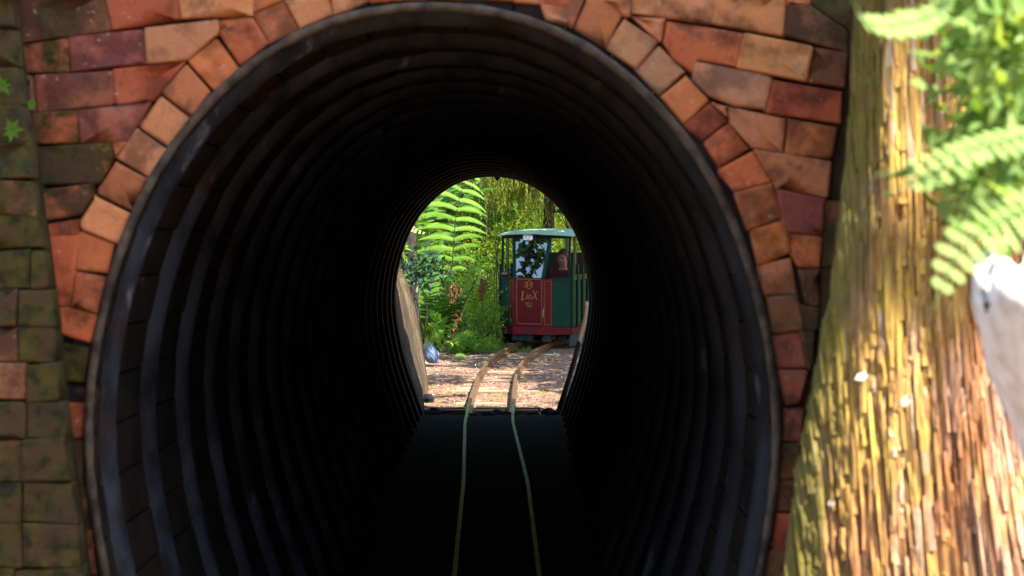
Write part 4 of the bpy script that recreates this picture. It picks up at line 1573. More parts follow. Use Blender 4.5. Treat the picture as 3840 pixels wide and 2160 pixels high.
# ------------------------------------------------------------------ people
def person(label, M4, x, y, seat, shirt, hair, sleeve, arms, lean=0.0, turn=0.0, long_hair=False):
    """seated figure, one skinned body; arms: per side (elbow, wrist, hand direction) in the train's own axes"""
    root = thing('person', label, 'person', 'people riding on the train')
    root.matrix_world = M4
    V, E, Rd = [], [], []

    def j(p, r, par=None):
        V.append(Vector(p))
        Rd.append(r)
        if par is not None:
            E.append((par, len(V) - 1))
        return len(V) - 1
    o = Vector((x, y, seat))
    pel = j(o + Vector((0, 0, .1)), (.14, .1))
    wst_ = j(o + Vector((lean * .3, -.01, .25)), (.125, .09), pel)
    ch = j(o + Vector((lean * .7, -.01, .43)), (.145, .1), wst_)
    nk0 = j(o + Vector((lean, -.01, .53)), (.07, .06), ch)
    nk = j(o + Vector((lean, -.02, .585)), (.045, .047), nk0)
    jaw = j(o + Vector((lean, -.045, .635)), (.05, .058), nk)
    sk = j(o + Vector((lean, -.03, .705)), (.068, .082), jaw)
    tp = j(o + Vector((lean, -.025, .765)), (.055, .066), sk)
    tip = j(o + Vector((lean + turn * .02, -.125, .672)), (.011, .012), jaw)
    for s, (el, wr, hd) in zip((-1, 1), arms):
        shd = j(o + Vector((lean + s * .165, 0, .475)), (.058, .055), ch)
        e_ = j(Vector(el), (.042, .042), shd)
        m2 = j(Vector(el).lerp(Vector(wr), .5), (.037, .037), e_)
        w_ = j(Vector(wr), (.026, .022), m2)
        hd = Vector(hd).normalized()
        sidev = hd.cross(Vector((0, 0, 1))).normalized() * s
        pl = j(Vector(wr) + hd * .05, (.034, .018), w_)
        kn = j(Vector(wr) + hd * .085, (.036, .015), pl)
        for f_, (ofs, ln) in enumerate(((-.027, .055), (-.009, .068), (.009, .064), (.027, .05))):
            f1 = j(V[kn] + sidev * ofs + hd * ln * .5 + Vector((0, 0, -.004)), (.0085, .0085), kn)
            j(V[kn] + sidev * ofs + hd * ln * .85 + Vector((0, 0, -.022)), (.007, .007), f1)
        t1 = j(V[w_] + hd * .035 - sidev * .04, (.011, .011), w_)
        j(V[w_] + hd * .07 - sidev * .05, (.009, .009), t1)
    for s in (-1, 1):
        hp = j(o + Vector((s * .085, -.03, .09)), (.085, .08), pel)
        kne = j(o + Vector((s * .1, -.36, .08)), (.058, .058), hp)
        ank = j(Vector((x + s * .1, y - .37, .28)), (.04, .04), kne)
        j(Vector((x + s * .1, y - .47, .26)), (.04, .028), ank)
    me = bpy.data.meshes.new('body')
    me.from_pydata([tuple(v) for v in V], E, [])
    ob = bpy.data.objects.new('body', me)
    COL.objects.link(ob)
    md = ob.modifiers.new('skin', 'SKIN')
    md.use_smooth_shade = True
    for i, r in enumerate(Rd):
        me.skin_vertices[0].data[i].radius = r
        me.skin_vertices[0].data[i].use_root = (i == 0)
    sb = ob.modifiers.new('sub', 'SUBSURF')
    sb.levels = sb.render_levels = 2
    dg = bpy.context.evaluated_depsgraph_get()
    dg.update()
    m2 = bpy.data.meshes.new_from_object(ob.evaluated_get(dg))
    bpy.data.objects.remove(ob)
    m2.materials.clear()
    for mt in (M[shirt], M['skin'], M['trousers']):
        m2.materials.append(mt)
    wrs = [Vector(a[1]) for a in arms]
    els = [Vector(a[0]) for a in arms]
    for p_ in m2.polygons:
        c_ = Vector(p_.center)
        k_ = 0
        if c_.z > seat + .535 and abs(c_.x - x - lean) < .12:
            k_ = 1
        elif c_.z < seat + .17 and min((c_ - w_).length for w_ in wrs) > .2:
            k_ = 2
        for e_, w_ in zip(els, wrs):
            ax = w_ - e_
            tt = (c_ - e_).dot(ax) / ax.length_squared
            if tt > (-.05 if sleeve == 'short' else .95) and (c_ - (e_ + ax * min(1, max(0, tt)))).length < .12:
                k_ = 1
        p_.material_index = k_
        p_.use_smooth = True
    body = link('body', m2, M[shirt], root)
    hc = o + Vector((lean, -.018, .715))
    b_ = MB()
    nu, nv = 18, 10
    for i in range(nv + 1):
        th = math.pi * .62 * i / nv
        for k in range(nu):
            a = 2 * math.pi * k / nu
            fr_ = max(0, -math.sin(a))          # front of the head
            t2 = th * (1 - .42 * fr_)
            if fr_ < .35:
                t2 = th * 1.3
            rr = .95 + .07 * mnoise.noise(Vector((a * 3, th * 4, x * 9)))
            b_.v.append(tuple(hc + Vector((.083 * math.sin(t2) * math.cos(a) * rr, .1 * math.sin(t2) * math.sin(a) * rr, .1 * math.cos(t2) * rr + .005))))
    for i in range(nv):
        for k in range(nu):
            k2 = (k + 1) % nu
            b_.f.append((i * nu + k, (i + 1) * nu + k, (i + 1) * nu + k2, i * nu + k2))
    b_.build('hair', M[hair], root, smooth=True)
    for s in (-1, 1):
        b_ = MB()
        c_ = o + Vector((lean + s * .03, -.104, .697))
        b_.tube([c_ + Vector((-.012, .002, 0)), c_ + Vector((0, -.004, 0)), c_ + Vector((.012, .002, 0))], [.003, .007, .003], 8)
        b_.build('eye', M['eye'], root)
        b_ = MB()
        c_ = o + Vector((lean + s * .074, -.02, .682))
        b_.tube([c_ + Vector((0, 0, -.028)), c_ + Vector((s * .008, .006, 0)), c_ + Vector((0, .004, .028))], [.008, .013, .009], 8)
        b_.build('ear', M['skin'], root, smooth=True)
    b_ = MB()
    c_ = o + Vector((lean, -.1, .632))
    b_.tube([c_ + Vector((-.022, .006, 0)), c_ + Vector((0, -.003, -.002)), c_ + Vector((.022, .006, 0))], [.002, .006, .002], 6)
    b_.build('mouth', M['lip'], root)
    return root


person('driver in a dark shirt resting a bare forearm outside the left of the railcar', LM, -.2, .62, .45, 'shirt_dark', 'hair', 'short',
       (((-.53, .40, .915), (-.44, .21, .90), (.5, -.7, 0)), ((.02, .42, .74), (-.03, .22, .80), (0, -1, .1))), lean=-.03)
person('passenger in a maroon top sitting at the right opening of the railcar', LM, .235, .6, .42, 'shirt_red', 'hair', 'short',
       (((.06, .45, .62), (.14, .28, .58), (.3, -1, 0)), ((.43, .45, .62), (.34, .27, .58), (-.3, -1, 0))), lean=.02)
person('passenger in a grey jacket on the first bench of the open coach', CM, .2, .5, .44, 'shirt_grey', 'hair_dark', 'long',
       (((.0, .32, .62), (.1, .16, .60), (.3, -1, 0)), ((.41, .34, .62), (.3, .16, .60), (-.3, -1, 0))), lean=.0)

# ------------------------------------------------------------------ things by the track outside
rw = thing('retaining_wall', 'weathered upright timber boards leaning outwards left of the far tunnel mouth', 'retaining wall')
NBd = 13
for k in range(NBd):
    u0, u1 = k / NBd, (k + .84) / NBd

    def bp_(u, h):
        z = -.12 + h * 1.3
        xa = float(np.interp(z, (0, .3, .57, .9, 1.2), (-.82, -.93, -1.0, -1.04, -1.1)))
        xe = -.945 - 1.05 * float(np.interp(z, (-.12, .0, .28, .55, .77, .99, 1.2), (0, 0, .026, .053, .107, .195, .3)))
        return Vector((xa + (xe - xa) * u, 16.06 + 3.54 * u - .05 * h, z))
    hts = [0, .15, .35, .6, .85, 1.0 - rng.uniform(0, .12)]
    vs = []
    jx = rng.uniform(-.03, .03)
    bow = rng.uniform(.02, .05)
    for h in hts:
        for i_, (u, d) in enumerate(((u0, 0), ((u0 + u1) / 2, -bow), (u1, 0), (u1, .05), (u0, .05))):
            vs.append(bp_(u, h) + Vector((-d + jx + rng.uniform(-.002, .002), 0, 0)))
    fs = []
    for j in range(len(hts) - 1):
        for i in range(5):
            i2 = (i + 1) % 5
            fs.append((j * 5 + i, j * 5 + i2, (j + 1) * 5 + i2, (j + 1) * 5 + i))
    fs += [(4, 3, 2, 1, 0), tuple((len(hts) - 1) * 5 + i for i in range(5))]
    b = MB()
    b.add(vs, fs)
    b.build('board', M['timber'], rw, fix=True)

root = thing('timber_post', 'slim weathered timber pole leaning against the right side of the far tunnel mouth', 'post', loc=at(2104, 1505, 16.25))
b = MB()
o0 = root.location
b.tube([at(x, y, Y) - o0 for x, y, Y in ((2094, 1545, 16.25), (2128, 1440, 16.3), (2157, 1340, 16.35), (2180, 1250, 16.4), (2196, 1190, 16.42), (2200, 1150, 16.45), (2201, 1130, 16.45))],
       [.026, .025, .024, .024, .025, .024, .012], 10)
b.build('pole', M['timber'], root, smooth=True)

# dark trunk and pale board behind the retaining wall
root = thing('tree', 'dark straight tree trunk behind the leaning timber boards', 'tree', loc=at(1540, 1420, 22.0))
b = MB()
o0 = root.location
b.tube([at(x, y, 22.0) - o0 for x, y in ((1545, 1460), (1543, 1300), (1540, 1100), (1536, 900), (1532, 700), (1528, 300))], [.12, .1, .09, .085, .08, .07], 12)
b.build('trunk', M['trunk'], root, smooth=True)
n = 900
P = np.array([0, 0, 0]) + nrng.normal(size=(n, 3)) * np.array([.9, .9, .5]) + np.array([0, 0, 4.4])
link('crown', leaves_mesh('crown', P, rand_unit(n), rand_unit(n), nrng.uniform(.1, .2, n)), M['mid_leaf'], root, stuff=True)
b = MB()
b.tube([(0, 0, 2.5), (.3, .2, 3.5), (.6, .3, 4.4)], [.05, .03, .01], 6)
b.tube([(0, 0, 2.8), (-.4, -.2, 3.8), (-.7, -.2, 4.6)], [.05, .03, .01], 6)
b.build('limb', M['trunk'], root)
b = MB()
p0, p1 = at(1567, 1370, 21.6), at(1556, 1045, 21.6)
b.prism([p0 + Vector((-.035, 0, 0)), p0 + Vector((.035, 0, 0)), p1 + Vector((.03, 0, 0)), p1 + Vector((-.03, 0, .03))], (0, .025, 0))
tag(b.build('plank', simple('grey board', (.22, .19, .15), .9, .2, scale=20), fix=True), 'narrow grey plank standing against the dark trunk', 'plank')

# blue grey wrapped bundle
root = thing('sheet_bundle', 'crumpled blue grey plastic bundle lying at the foot of the ferns', 'bundle', loc=at(1605, 1345, 21.3))
b = MB()
nu, nv = 24, 14
for i in range(nv + 1):
    th = math.pi * i / nv
    for k in range(nu):
        a = 2 * math.pi * k / nu
        d = Vector((math.sin(th) * math.cos(a), math.sin(th) * math.sin(a), math.cos(th)))
        r_ = 1 + .22 * abs(mnoise.noise(d * 3.1)) + .1 * mnoise.noise(d * 8)
        p = Vector((d.x * .12, d.y * .12, d.z * .12)) * r_
        p.z = max(p.z + .09 + .12 * -d.x * .9, -.05)
        p.x += -.0
        b.v.append(tuple(p))
for i in range(nv):
    for k in range(nu):
        k2 = (k + 1) % nu
        b.f.append((i * nu + k, (i + 1) * nu + k, (i + 1) * nu + k2, i * nu + k2))
b.build('plastic_sheet', M['bag'], root, fix=True)
b = MB()
b.tube([(.1, -.1, -.02), (.13, -.12, .05), (.12, -.1, .1)], [.006, .01, .004], 5)
b.build('loose_flap', M['bag'], root)


# ------------------------------------------------------------------ ferns
def Z1(x, y):
    return 1440 + x / 3.018, 620 + y / 3.018


root = thing('tree_fern', 'large sunlit fern frond standing upright in front of the green thicket', 'tree fern', loc=at(1665, 1300, 25.0))
o0 = root.location
pts = [at(*Z1(x, y), Y) - o0 for x, y, Y in ((640, 1900, 25.2), (700, 1500, 25.1), (760, 1190, 25.0), (780, 1040, 24.96), (790, 850, 24.92), (810, 600, 24.9), (840, 430, 24.92), (900, 220, 25.0), (960, 60, 25.15))]
frond(root, pts, (.42, -.72, .5), lambda u: .56 * (.35 + .65 * min(1, u / .25)) * (1 - .55 * max(0, u - .55) / .45), 11, M['fern'], W=.04, parts=True, r0=.011, nlobes=24, droop=.12, sweep=.34, start=.36, bend=.36)
# a second, dimmer frond behind it to the left
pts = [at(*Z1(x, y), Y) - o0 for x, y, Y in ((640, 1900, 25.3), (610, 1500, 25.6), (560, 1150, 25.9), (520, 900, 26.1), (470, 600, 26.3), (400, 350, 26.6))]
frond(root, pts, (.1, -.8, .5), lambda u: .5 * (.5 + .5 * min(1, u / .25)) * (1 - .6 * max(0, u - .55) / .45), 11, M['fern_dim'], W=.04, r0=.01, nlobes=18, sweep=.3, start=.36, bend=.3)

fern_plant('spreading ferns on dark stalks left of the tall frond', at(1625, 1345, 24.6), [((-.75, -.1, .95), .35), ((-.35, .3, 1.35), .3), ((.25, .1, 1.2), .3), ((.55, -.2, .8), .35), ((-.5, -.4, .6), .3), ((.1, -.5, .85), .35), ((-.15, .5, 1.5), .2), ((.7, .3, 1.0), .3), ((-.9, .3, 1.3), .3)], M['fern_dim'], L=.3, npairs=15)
fern_plant('broad pale fern spreading beside the train', at(1760, 1330, 26.4), [((.35, -.3, 1.15), .35), ((.62, -.1, 1.0), .45), ((-.3, -.2, 1.2), .3), ((.1, .4, 1.5), .25), ((.8, .2, 1.25), .3), ((-.55, .2, 1.0), .3)], M['fern'], L=.3, npairs=15, W=.04)
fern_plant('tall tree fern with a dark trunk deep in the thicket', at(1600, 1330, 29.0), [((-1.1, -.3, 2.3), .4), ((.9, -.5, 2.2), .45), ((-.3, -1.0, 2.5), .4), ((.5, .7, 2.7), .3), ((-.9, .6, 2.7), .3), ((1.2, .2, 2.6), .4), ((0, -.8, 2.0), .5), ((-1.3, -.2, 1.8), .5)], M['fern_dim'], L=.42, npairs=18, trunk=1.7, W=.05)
fern_plant('leaning tree fern half hidden at the left of the thicket', at(1500, 1330, 27.0), [((-.8, -.3, 1.9), .4), ((.8, -.4, 1.8), .45), ((.3, -.8, 2.0), .4), ((.6, .5, 2.3), .3), ((-.6, .5, 2.2), .3), ((.9, .1, 1.3), .5)], M['fern'], L=.4, npairs=17, trunk=1.2, W=.048)
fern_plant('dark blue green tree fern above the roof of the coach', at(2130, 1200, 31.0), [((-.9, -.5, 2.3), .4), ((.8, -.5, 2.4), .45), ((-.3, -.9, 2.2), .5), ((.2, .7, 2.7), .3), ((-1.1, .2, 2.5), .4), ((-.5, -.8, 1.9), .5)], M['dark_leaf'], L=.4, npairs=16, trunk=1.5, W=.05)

# bent dead stalk with a hanging brown frond
root = thing('dead_frond', 'withered brown fern frond hanging from a bent dark stalk', 'dead frond', loc=at(1745, 1140, 24.6))
o0 = root.location
b = MB()
b.tube([at(x, y, 24.6) - o0 for x, y in ((1720, 1180), (1745, 1130), (1775, 1070), (1803, 1012), (1806, 1035), (1808, 1060))], [.009, .008, .007, .006, .005, .004], 6)
b.build('stalk', M['stem'], root)
n = 340
tt = nrng.random(n)
P = np.array([tuple(at(1808 + 3 * math.sin(t_ * 7), 1045 + t_ * 82, 24.6) - o0) for t_ in tt]) + nrng.normal(size=(n, 3)) * np.array([.028, .03, .02]) * np.sin(np.clip(tt * 1.2 + .15, 0, 1) * math.pi)[:, None]
link('withered_leaves', leaves_mesh('withered_leaves', P, rand_unit(n) * .6 + np.array([0, 0, -1]), rand_unit(n), nrng.uniform(.03, .07, n), .6), M['dead_frond'], root, stuff=True)
root = thing('dead_frond', 'brown dead fern skirt hanging low among the dark stalks', 'dead frond', loc=at(1705, 1150, 25.6))
o0 = root.location
b = MB()
for dx in (-8, 2, 14):
    b.tube([at(1705 + dx, 1060, 25.6) - o0, at(1708 + dx, 1150, 25.6) - o0, at(1697 + dx, 1270, 25.6) - o0], [.006, .005, .003], 5)
b.build('stalk', M['dead_frond'], root)
n = 420
tt = nrng.random(n)
P = np.array([tuple(at(1700 + 14 * nrng.normal(), 1060 + t_ * 170, 25.6 + .1 * nrng.normal()) - o0) for t_ in tt])
link('withered_leaves', leaves_mesh('withered_leaves', P, rand_unit(n) * .5 + np.array([0, 0, -1]), rand_unit(n), nrng.uniform(.05, .1, n), .5), M['dead_frond'], root, stuff=True)


# palms
def palm(label, px, py, Y, fr, mat, L):
    root = thing('palm_seedling', label, 'palm', loc=at(px, py, Y))
    for tip, arch in fr:
        tip = Vector(tip)
        pts = [Vector((0, 0, 0)).lerp(tip, i / 8) + Vector((0, 0, arch * 4 * (i / 8) * (1 - i / 8))) for i in range(9)]
        b = MB()
        b.tube(pts, [.006 * (1 - .7 * i / 8) for i in range(9)], 5)
        b.build('rachis', M['green_stem'], root)
        for i in range(13):
            t = .3 + .7 * i / 12.5
            k = min(7, int(t * 8))
            p = pts[k].lerp(pts[k + 1], t * 8 - k)
            tan = (pts[k + 1] - pts[k]).normalized()
            sd = tan.cross(Vector((0, -.55, .8))).normalized()
            for s in (-1, 1):
                d = (tan * (.55 + .8 * t) + sd * s * (1.1 - .7 * t) + Vector((0, 0, .12))).normalized()
                me = leaves_mesh('leaflet', [tuple(p)], [tuple(d)], [(0, -.6, .8)], [L * (1 - .35 * abs(t - .5))], .28)
                link('leaflet', me, mat, root)
    return root


palm('bright yellow green palm seedling on the ground before the shrubs', 1672, 1318, 22.6, [((.3, -.15, .2), .05), ((.1, -.3, .12), .06), ((-.2, -.1, .2), .05)], M['palm'], .17)
palm('spiky palm seedling growing in front of the blue bundle', 1592, 1335, 20.9, [((.06, -.1, .27), .03), ((-.08, -.1, .26), .03), ((.0, -.05, .3), .02)], M['mid_leaf'], .15)
palm('single small palm shoot lying on the bare ground', 1693, 1352, 21.0, [((.14, -.03, .05), .03)], M['palm'], .06)

# ------------------------------------------------------------------ shrubs and thicket
shrub('leafy bright shrub with upright twigs beside the front of the train', at(1800, 1210, 24.3), (.3, .3, .32), 1500, .05, M['shrub'], wid=1.1)
shrub('tall light green bush between the palm and the train', at(1822, 1160, 25.2), (.2, .3, .34), 1200, .055, M['shrub_yellow'], wid=.9)
shrub('dense low undergrowth under the palm seedling', at(1755, 1295, 23.7), (.4, .25, .13), 1500, .045, M['shrub'], wid=.9)
shrub('sunny ground leaves under the left of the train', at(1885, 1290, 25.6), (.32, .4, .08), 900, .04, M['shrub_yellow'], wid=1.0)
shrub('young broadleaved sapling with large oval leaves near the stalks', at(1648, 1235, 23.6), (.11, .12, .17), 60, .14, M['shrub'], wid=1.4, clumps=8)
shrub('dark bush of big bluish leaves in front of the dark trunk', at(1580, 1010, 21.4), (.28, .25, .2), 330, .075, M['dark_leaf'], wid=1.5)
shrub('deep shade bush between the stalks at the left', at(1600, 1240, 26.0), (.5, .4, .3), 1200, .07, M['dark_leaf'], wid=1.0)
shrub('bright sprig at the edge of the leaning boards', at(1512, 1060, 19.4), (.05, .06, .1), 40, .08, M['shrub'], wid=.8, clumps=4, stems=2)
shrub('small sprig sprouting beside the plank', at(1553, 1178, 19.6), (.035, .05, .03), 16, .07, M['shrub_yellow'], wid=.9, clumps=3, stems=2)
shrub('yellow tipped sprig above the left end of the train roof', at(1865, 868, 25.6), (.09, .1, .06), 90, .06, M['shrub_yellow'], wid=.7, clumps=6, stems=3)
shrub('pale leafed branch end hanging at the left of the far opening', at(1500, 930, 19.0), (.06, .06, .1), 40, .09, M['shrub'], wid=.6, clumps=4, stems=2)
root = thing('fern_frond', 'whitish sunlit fern frond tip poking in at the left of the far opening', 'fern frond', loc=at(1530, 850, 19.2))
o0 = root.location
frond(root, [at(x, y, 19.2) - o0 for x, y in ((1480, 800), (1530, 845), (1570, 868), (1610, 878))], (.3, -.5, .9), bell(.08), 9, M['mint'], W=.02, nlobes=6, r0=.004, parts=True, start=.1)

THK = [('front', [(-1.7, 28.3, 1.2), (-1.0, 28.0, 1.0), (-.3, 28.6, 1.3), (.3, 29.3, 1.3)]),
       ('middle', [(-2.0, 30.5, 2.2), (-1.2, 31.0, 2.4), (-.3, 31.5, 2.6), (.5, 32.2, 2.6), (1.3, 33.0, 2.6)]),
       ('back', [(-1.5, 34.5, 3.6), (0, 35, 3.8), (1.4, 35.5, 3.6)])]
hues = [('olive green', 'mid_leaf'), ('light green', 'shrub'), ('yellowish', 'shrub_yellow'), ('fresh green', 'fern_dim')]
spots = {3: ('left', 'centre', 'right'), 4: ('far left', 'left middle', 'right middle', 'far right'), 5: ('far left', 'left', 'centre', 'right', 'far right')}
k = 0
for row, lst in THK:
    for (x, y, h), sp in zip(lst, spots[len(lst)]):
        w_, mt = hues[(k * 3 + len(lst)) % 4]
        k += 1
        shrub('%s leafy bush at the %s of the %s row of the thicket' % (w_, sp, row), Vector((x, y, .1 + h * .55)), (.75, .6, h * .55), int(1500 + 700 * h), .085, M[mt], cat='bush', group='bushes of the thicket behind the ferns', name='forest_bush', clumps=26, stems=7, wid=.8)
# far wall of forest
wd = MB()
n = 34000
P = np.stack([nrng.uniform(-9, 10, n), nrng.uniform(36.5, 41, n), nrng.uniform(0, 6.5, n)], 1)
P[:, 2] *= .75 + .25 * np.sin(P[:, 0] * 1.7 + P[:, 1]) ** 2
fw = link('forest', leaves_mesh('forest', P, rand_unit(n) + np.array([0, 0, -.3]), rand_unit(n) + np.array([0, 0, .8]), nrng.uniform(.16, .34, n)), M['forest_leaf'], stuff=True)
tag(fw, 'distant mass of forest leaves closing the view', 'forest')
b = MB()
bx, by = np.linspace(-40, 40, 50), np.linspace(40, 62, 14)
for y in by:
    for x in bx:
        b.v.append((float(x), float(y), .2 + (y - 40) * .75 * (1 + .25 * mnoise.noise(Vector((x * .2, y * .2, 0))))))
b.f = [(j * 50 + i, j * 50 + i + 1, (j + 1) * 50 + i + 1, (j + 1) * 50 + i) for j in range(13) for i in range(49)]
structure(b.build('hillside', M['hill'], smooth=True))
# trunks in the forest
for k, (px_, Y, r_, lab) in enumerate(((2045, 33.0, .1, 'dark straight forest trunk above the train roof at the right'), (2072, 34.5, .06, 'thin dark forest trunk right of the thicker trunk'), (1815, 33.5, .045, 'slender grey stem in the thicket left of the train'))):
    p0 = at(px_, 1300, Y)
    root = thing('tree', lab, 'tree', loc=(p0.x, p0.y, .1))
    b = MB()
    b.tube([(0, 0, -.3), (.03, 0, 1.5), (-.02, .05, 3), (.05, 0, 6)], [r_, r_ * .9, r_ * .8, r_ * .5], 10)
    b.build('trunk', M['trunk'], root, smooth=True)
    n = 700
    P = nrng.normal(size=(n, 3)) * np.array([.8, .8, .8]) + np.array([0, 0, 5.6])
    link('crown', leaves_mesh('crown', P, rand_unit(n), rand_unit(n), nrng.uniform(.12, .22, n)), M['mid_leaf'], root, stuff=True)

# weeping conifer
root = thing('weeping_conifer', 'olive green weeping conifer hanging down behind the train roof', 'tree', loc=(at(1960, 900, 30.5).x + .4, 30.8, .2))
o0 = root.location
b = MB()
b.tube([(0, 0, -.3), (.05, .05, 2.0), (0, 0, 5.2)], [.11, .09, .04], 9)
b.build('trunk', M['trunk'], root, smooth=True)
lb = MB()
SP, SD = [], []
st_ = MB()
for k in range(70):
    ex = at(rng.uniform(1800, 2075), rng.uniform(560, 760), rng.uniform(29.3, 31.2)) - o0
    sx = Vector((0, 0, rng.uniform(2.4, 4.2)))
    md_ = sx.lerp(ex, .55) + Vector((0, 0, .3))
    lb.tube([sx, md_, ex], [.018, .01, .004], 5)
    for q_ in range(15):
        t = rng.uniform(.35, 1)
        p = (sx.lerp(md_, t * 2) if t < .5 else md_.lerp(ex, t * 2 - 1)) + Vector((rng.uniform(-.12, .12), rng.uniform(-.12, .12), 0))
        ln = rng.uniform(.25, .75)
        dx, dy = rng.uniform(-.1, .35), rng.uniform(-.2, .15)
        pts = [p + Vector((dx * ln * (u ** .7), dy * ln * u, -ln * u ** 1.3)) for u in (0, .25, .5, .75, 1)]
        st_.tube(pts, [.0035, .003, .003, .0025, .001], 3, cap=False)
        for i in range(34):
            u = rng.uniform(.05, 1) * 4
            a_ = min(3, int(u))
            pp = pts[a_].lerp(pts[a_ + 1], u - a_)
            SP.append(tuple(pp))
            dd = (pts[a_ + 1] - pts[a_]).normalized()
            SD.append((dd.x * 1.1 + rng.uniform(-.7, .7), dd.y + rng.uniform(-.6, .6), dd.z * 1.0 + rng.uniform(-.25, .25)))
lb.build('branch', M['trunk'], root)
st_.build('branchlets', M['weep'], root, stuff=True)
SP, SD = np.array(SP), np.array(SD)
link('needles', leaves_mesh('needles', SP, SD, rand_unit(len(SP)) + np.array([.3, -.5, .6]), nrng.uniform(.035, .075, len(SP)), .35), M['weep'], root, stuff=True)

# ------------------------------------------------------------------ litter on the ground
n = 20000
X = nrng.uniform(-1.3, 1.2, n)
Yv = 16.1 + 9.5 * nrng.random(n) ** 1.2
X = X + np.array([path_x(float(y)) for y in Yv]) * .8
Z = np.array([max(ground_z(float(x), float(y)), -.13) for x, y in zip(X, Yv)]) + .004
P = np.stack([X, Yv, Z], 1)
D = rand_unit(n) * np.array([1, 1, .25])
U = rand_unit(n) * .35 + np.array([0, 0, 1])
o = link('leaf_litter', leaves_mesh('leaf_litter', P, D, U, nrng.uniform(.012, .05, n), .42), M['litter'], stuff=True)
tag(o, 'pinkish brown dead leaves strewn over the track bed', 'leaf litter')
gx = nrng.uniform(-.6, .5, 900) + .1
gy = nrng.uniform(23.4, 27.5, 900)
keep = np.abs(gx - .35 - (gy - 24.2) * .5) > .0
P = np.stack([gx - .35, gy, np.array([ground_z(float(x) - .35, float(y)) for x, y in zip(gx, gy)])], 1)
o = link('grass', leaves_mesh('grass', P, rand_unit(900) * .5 + np.array([0, 0, 1]), rand_unit(900), nrng.uniform(.05, .12, 900), .22), M['grass'], stuff=True)
tag(o, 'short sunlit grass growing beside the rails under the train', 'grass')
for k, (px_, py_, ln, an) in enumerate(((1730, 1478, .13, .5), (2005, 1478, .1, 2.4), (1828, 1455, .16, .1), (1650, 1365, .3, .05), (2120, 1345, .12, .2))):
    Y = 1.72 * F / (py_ - 827)
    p = at(px_, py_, Y)
    b = MB()
    d = Vector((math.cos(an), math.sin(an), .05)) * ln
    b.tube([p - d * .5, p + Vector((0, 0, .012)), p + d * .5], [.006, .008, .004], 6)
    tag(b.build('stick', M['sleeper']), ['short dark stick beside the left rail at the far mouth', 'broken curl of bark right of the right rail', 'long stick lying between the two rails', 'pale bleached twig on the ground before the bundle', 'small pale chip of wood near the right edge of the track bed'][k], 'stick')
sill = MB()
for k in range(46):
    cx_, cy_, r_ = rng.uniform(-.82, .46), rng.uniform(15.82, 16.12), rng.uniform(.02, .055)
    if min(abs(cx_ + .187 - .195), abs(cx_ + .187 + .195)) < .03:
        continue
    n_ = 8
    hgt = r_ * rng.uniform(.35, .8) * (1.7 if abs(cx_ + .187) > .4 else .8)
    vs = [Vector((cx_ + r_ * 1.3 * math.cos(a) * q_ * rng.uniform(.8, 1.2), cy_ + r_ * math.sin(a) * q_, -.075 + z_ + rng.uniform(-.004, .004))) for z_, q_ in ((-.05, 1.1), (hgt * .4, 1), (hgt, .55)) for a in [2 * math.pi * i_ / n_ for i_ in range(n_)]]
    sill.add(vs, [(j_ * n_ + i_, j_ * n_ + (i_ + 1) % n_, (j_ + 1) * n_ + (i_ + 1) % n_, (j_ + 1) * n_ + i_) for j_ in range(2) for i_ in range(n_)] + [tuple(2 * n_ + i_ for i_ in range(n_))])
tag(sill.build('rubble', M['lining'], stuff=True, fix=True), 'dark stony rubble strewn along the sill of the far tunnel mouth', 'rubble')
b = MB()
p = at(1605, 1492, 16.6)
vs = [tuple(Vector((.055 * math.cos(a) * s_, .05 * math.sin(a) * s_, z)) + p) for z, s_ in ((-.04, 1), (.0, 1.05), (.035, .6)) for a in [2 * math.pi * i / 9 for i in range(9)]]
b.add(vs, [(j * 9 + i, j * 9 + (i + 1) % 9, (j + 1) * 9 + (i + 1) % 9, (j + 1) * 9 + i) for j in range(2) for i in range(9)] + [tuple(18 + i for i in range(9))])
tag(b.build('stone', simple('stone', (.26, .2, .16), .9, .2, bump=.6)), 'rounded brown stone at the foot of the leaning boards', 'stone')

# ------------------------------------------------------------------ trees whose crowns throw the shade (above and beside the view)
def shade_tree(name, label, targets, t0, t1, size, mat, trunk_at, trunk_h, reject=None):
    """a crown of leaves standing between the sun and the given shaded points"""
    T = np.array(targets)
    n_ = len(T)
    t = nrng.uniform(t0, t1, n_)
    P_ = T + np.array(S)[None] * t[:, None]
    if reject is not None:
        P_ = P_[~reject(P_)]
    base = Vector(trunk_at)
    root_ = thing(name, label, 'tree', loc=base)
    ctr = Vector(P_.mean(0))
    b_ = MB()
    tv = Vector((0, 0, trunk_h))
    b_.tube([(0, 0, -.2), tv * .5 + Vector((.05, 0, 0)), tv], [.16, .13, .1], 10)
    b_.build('trunk', M['trunk'], root_, smooth=True)
    b_ = MB()
    idx = nrng.integers(0, len(P_), 14)
    for i in idx:
        e_ = Vector(P_[i]) - base
        b_.tube([tv * rng.uniform(.6, 1), tv.lerp(e_, .5) + Vector((0, 0, .3)), e_], [.06, .035, .01], 6)
    b_.build('limb', M['trunk'], root_)
    m_ = len(P_)
    link('crown', leaves_mesh('crown', P_ - np.array(base), rand_unit(m_), rand_unit(m_) + np.array(S) * 1.0, nrng.uniform(.7, 1.2, m_) * size), mat, root_, stuff=True)
    return root_


# the wood the photographer stands in front of: keeps low sky light out of the bore
n = 18000
P = np.stack([nrng.uniform(-16, 16, n), nrng.uniform(-11, -7, n), nrng.uniform(-.1, 7.5, n)], 1)
fb = link('forest', leaves_mesh('forest', P, rand_unit(n), rand_unit(n) + np.array([0, .6, .5]), nrng.uniform(.3, .55, n)), M['forest_leaf'], stuff=True)
tag(fb, 'leafy wood standing behind the camera, across from the brick wall', 'forest')
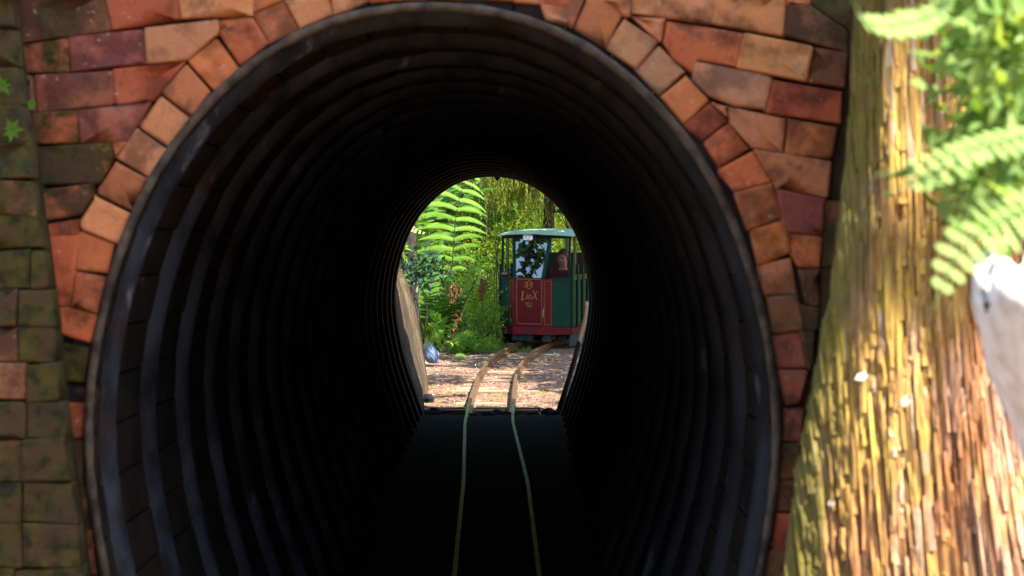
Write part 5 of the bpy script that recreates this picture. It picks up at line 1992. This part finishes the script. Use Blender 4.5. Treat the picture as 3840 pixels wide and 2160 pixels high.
# over the near wall: shades the brick face, not the trunk or the right pier
n = 5200
qx, qz = nrng.uniform(-1.9, 1.15, n), nrng.uniform(.55, 3.0, n)
shade_tree('tree', 'broad leafed tree standing right of the camera that shades the brick wall', np.stack([qx, np.full(n, 4.45), qz], 1), 5.5, 8.5, .3, M['mid_leaf'], (4.6, 1.2, -.1), 5.2)


def rej(P_):
    """keep the tall fern in the sun"""
    t = (P_[:, 1] - 25.0) / S.y
    q_ = P_ - np.array(S)[None] * t[:, None]
    return (q_[:, 0] > -.82) & (q_[:, 0] < .1) & (q_[:, 2] > .75) & (q_[:, 2] < 2.6) | (q_[:, 0] > -.75) & (q_[:, 0] < .02) & (q_[:, 2] > -.2) & (q_[:, 2] < .6)


n = 10000
tx = nrng.uniform(-.6, 2.9, n)
ty = 24.0 + nrng.uniform(-.6, 3.0, n)
tz = np.where(nrng.random(n) < .35, -.05, nrng.uniform(.0, 1.45, n))
shade_tree('tree', 'leafy tree overhanging the right side of the train', np.stack([tx, ty, tz], 1), 4.5, 7, .26, M['mid_leaf'], (4.4, 22.5, -.1), 4.6, rej)
n = 7000
tx, ty, tz = nrng.uniform(-2.2, 1.6, n), nrng.uniform(25.5, 33, n), nrng.uniform(.2, 2.6, n)
keep = np.array([mnoise.noise(Vector((x * 1.2, y * .8, z * 1.2))) > .2 for x, y, z in zip(tx, ty, tz)])
shade_tree('tree', 'big tree whose crown spreads high over the thicket behind the ferns', np.stack([tx, ty, tz], 1)[keep], 5, 8, .26, M['mid_leaf'], (4.8, 27.5, -.1), 5.5, rej)
# dappling over the bare track bed
gx, gy = [], []
for i in range(15000):
    x, y = rng.uniform(-1.6, 1.6), rng.uniform(16.8, 24.6)
    v = mnoise.noise(Vector((x * 1.1, y * .95, 5.5))) + .5 * mnoise.noise(Vector((x * 3, y * 2.6, 1.5)))
    lim = .12 - .09 * max(0, y - 18.0)
    if v > lim and rng.random() < .8:
        gx.append(x)
        gy.append(y)
gx, gy = np.array(gx), np.array(gy)
shade_tree('tree', 'light crowned tree reaching over the track outside the tunnel', np.stack([gx, gy, np.full(len(gx), -.1)], 1), 4.5, 6.5, .17, M['shrub'], (4.2, 17.5, -.1), 4.2, rej)

# branch of dark leaves in front of the train, mirrored in its windscreen
nW = Vector((-math.sin(R(24)) * math.cos(R(12)), -math.cos(R(24)) * math.cos(R(12)), math.sin(R(12))))
wc = LM @ Vector((0, .06, 1.12))
dI = (wc - CAM).normalized()
rf = dI - nW * 2 * dI.dot(nW)
c = wc + rf * 3.4
root = thing('leafy_branch', 'dark leafy branch overhanging in front of the train, mirrored in its windscreen', 'branch', loc=c)
b = MB()
tips = []
for k in range(9):
    e = Vector((rng.uniform(-.25, .45), rng.uniform(-.3, .3), rng.uniform(-.35, .3)))
    b.tube([Vector((-.9, -.5, 1.1)), Vector((-.3, -.2, .5)), e], [.02, .012, .004], 5)
    tips.append(e)
b.build('twig', M['trunk'], root)
n = 150
P = np.array([tuple(rng.choice(tips).lerp(Vector((-.2, -.1, .3)), rng.uniform(-.15, .7)) + Vector((rng.gauss(0, .07), rng.gauss(0, .07), rng.gauss(0, .07)))) for _ in range(n)])
link('foliage', leaves_mesh('foliage', P, rand_unit(n), rand_unit(n) + np.array([.5, .7, 0]), nrng.uniform(.1, .17, n), 1.5), M['dark_leaf'], root, stuff=True)
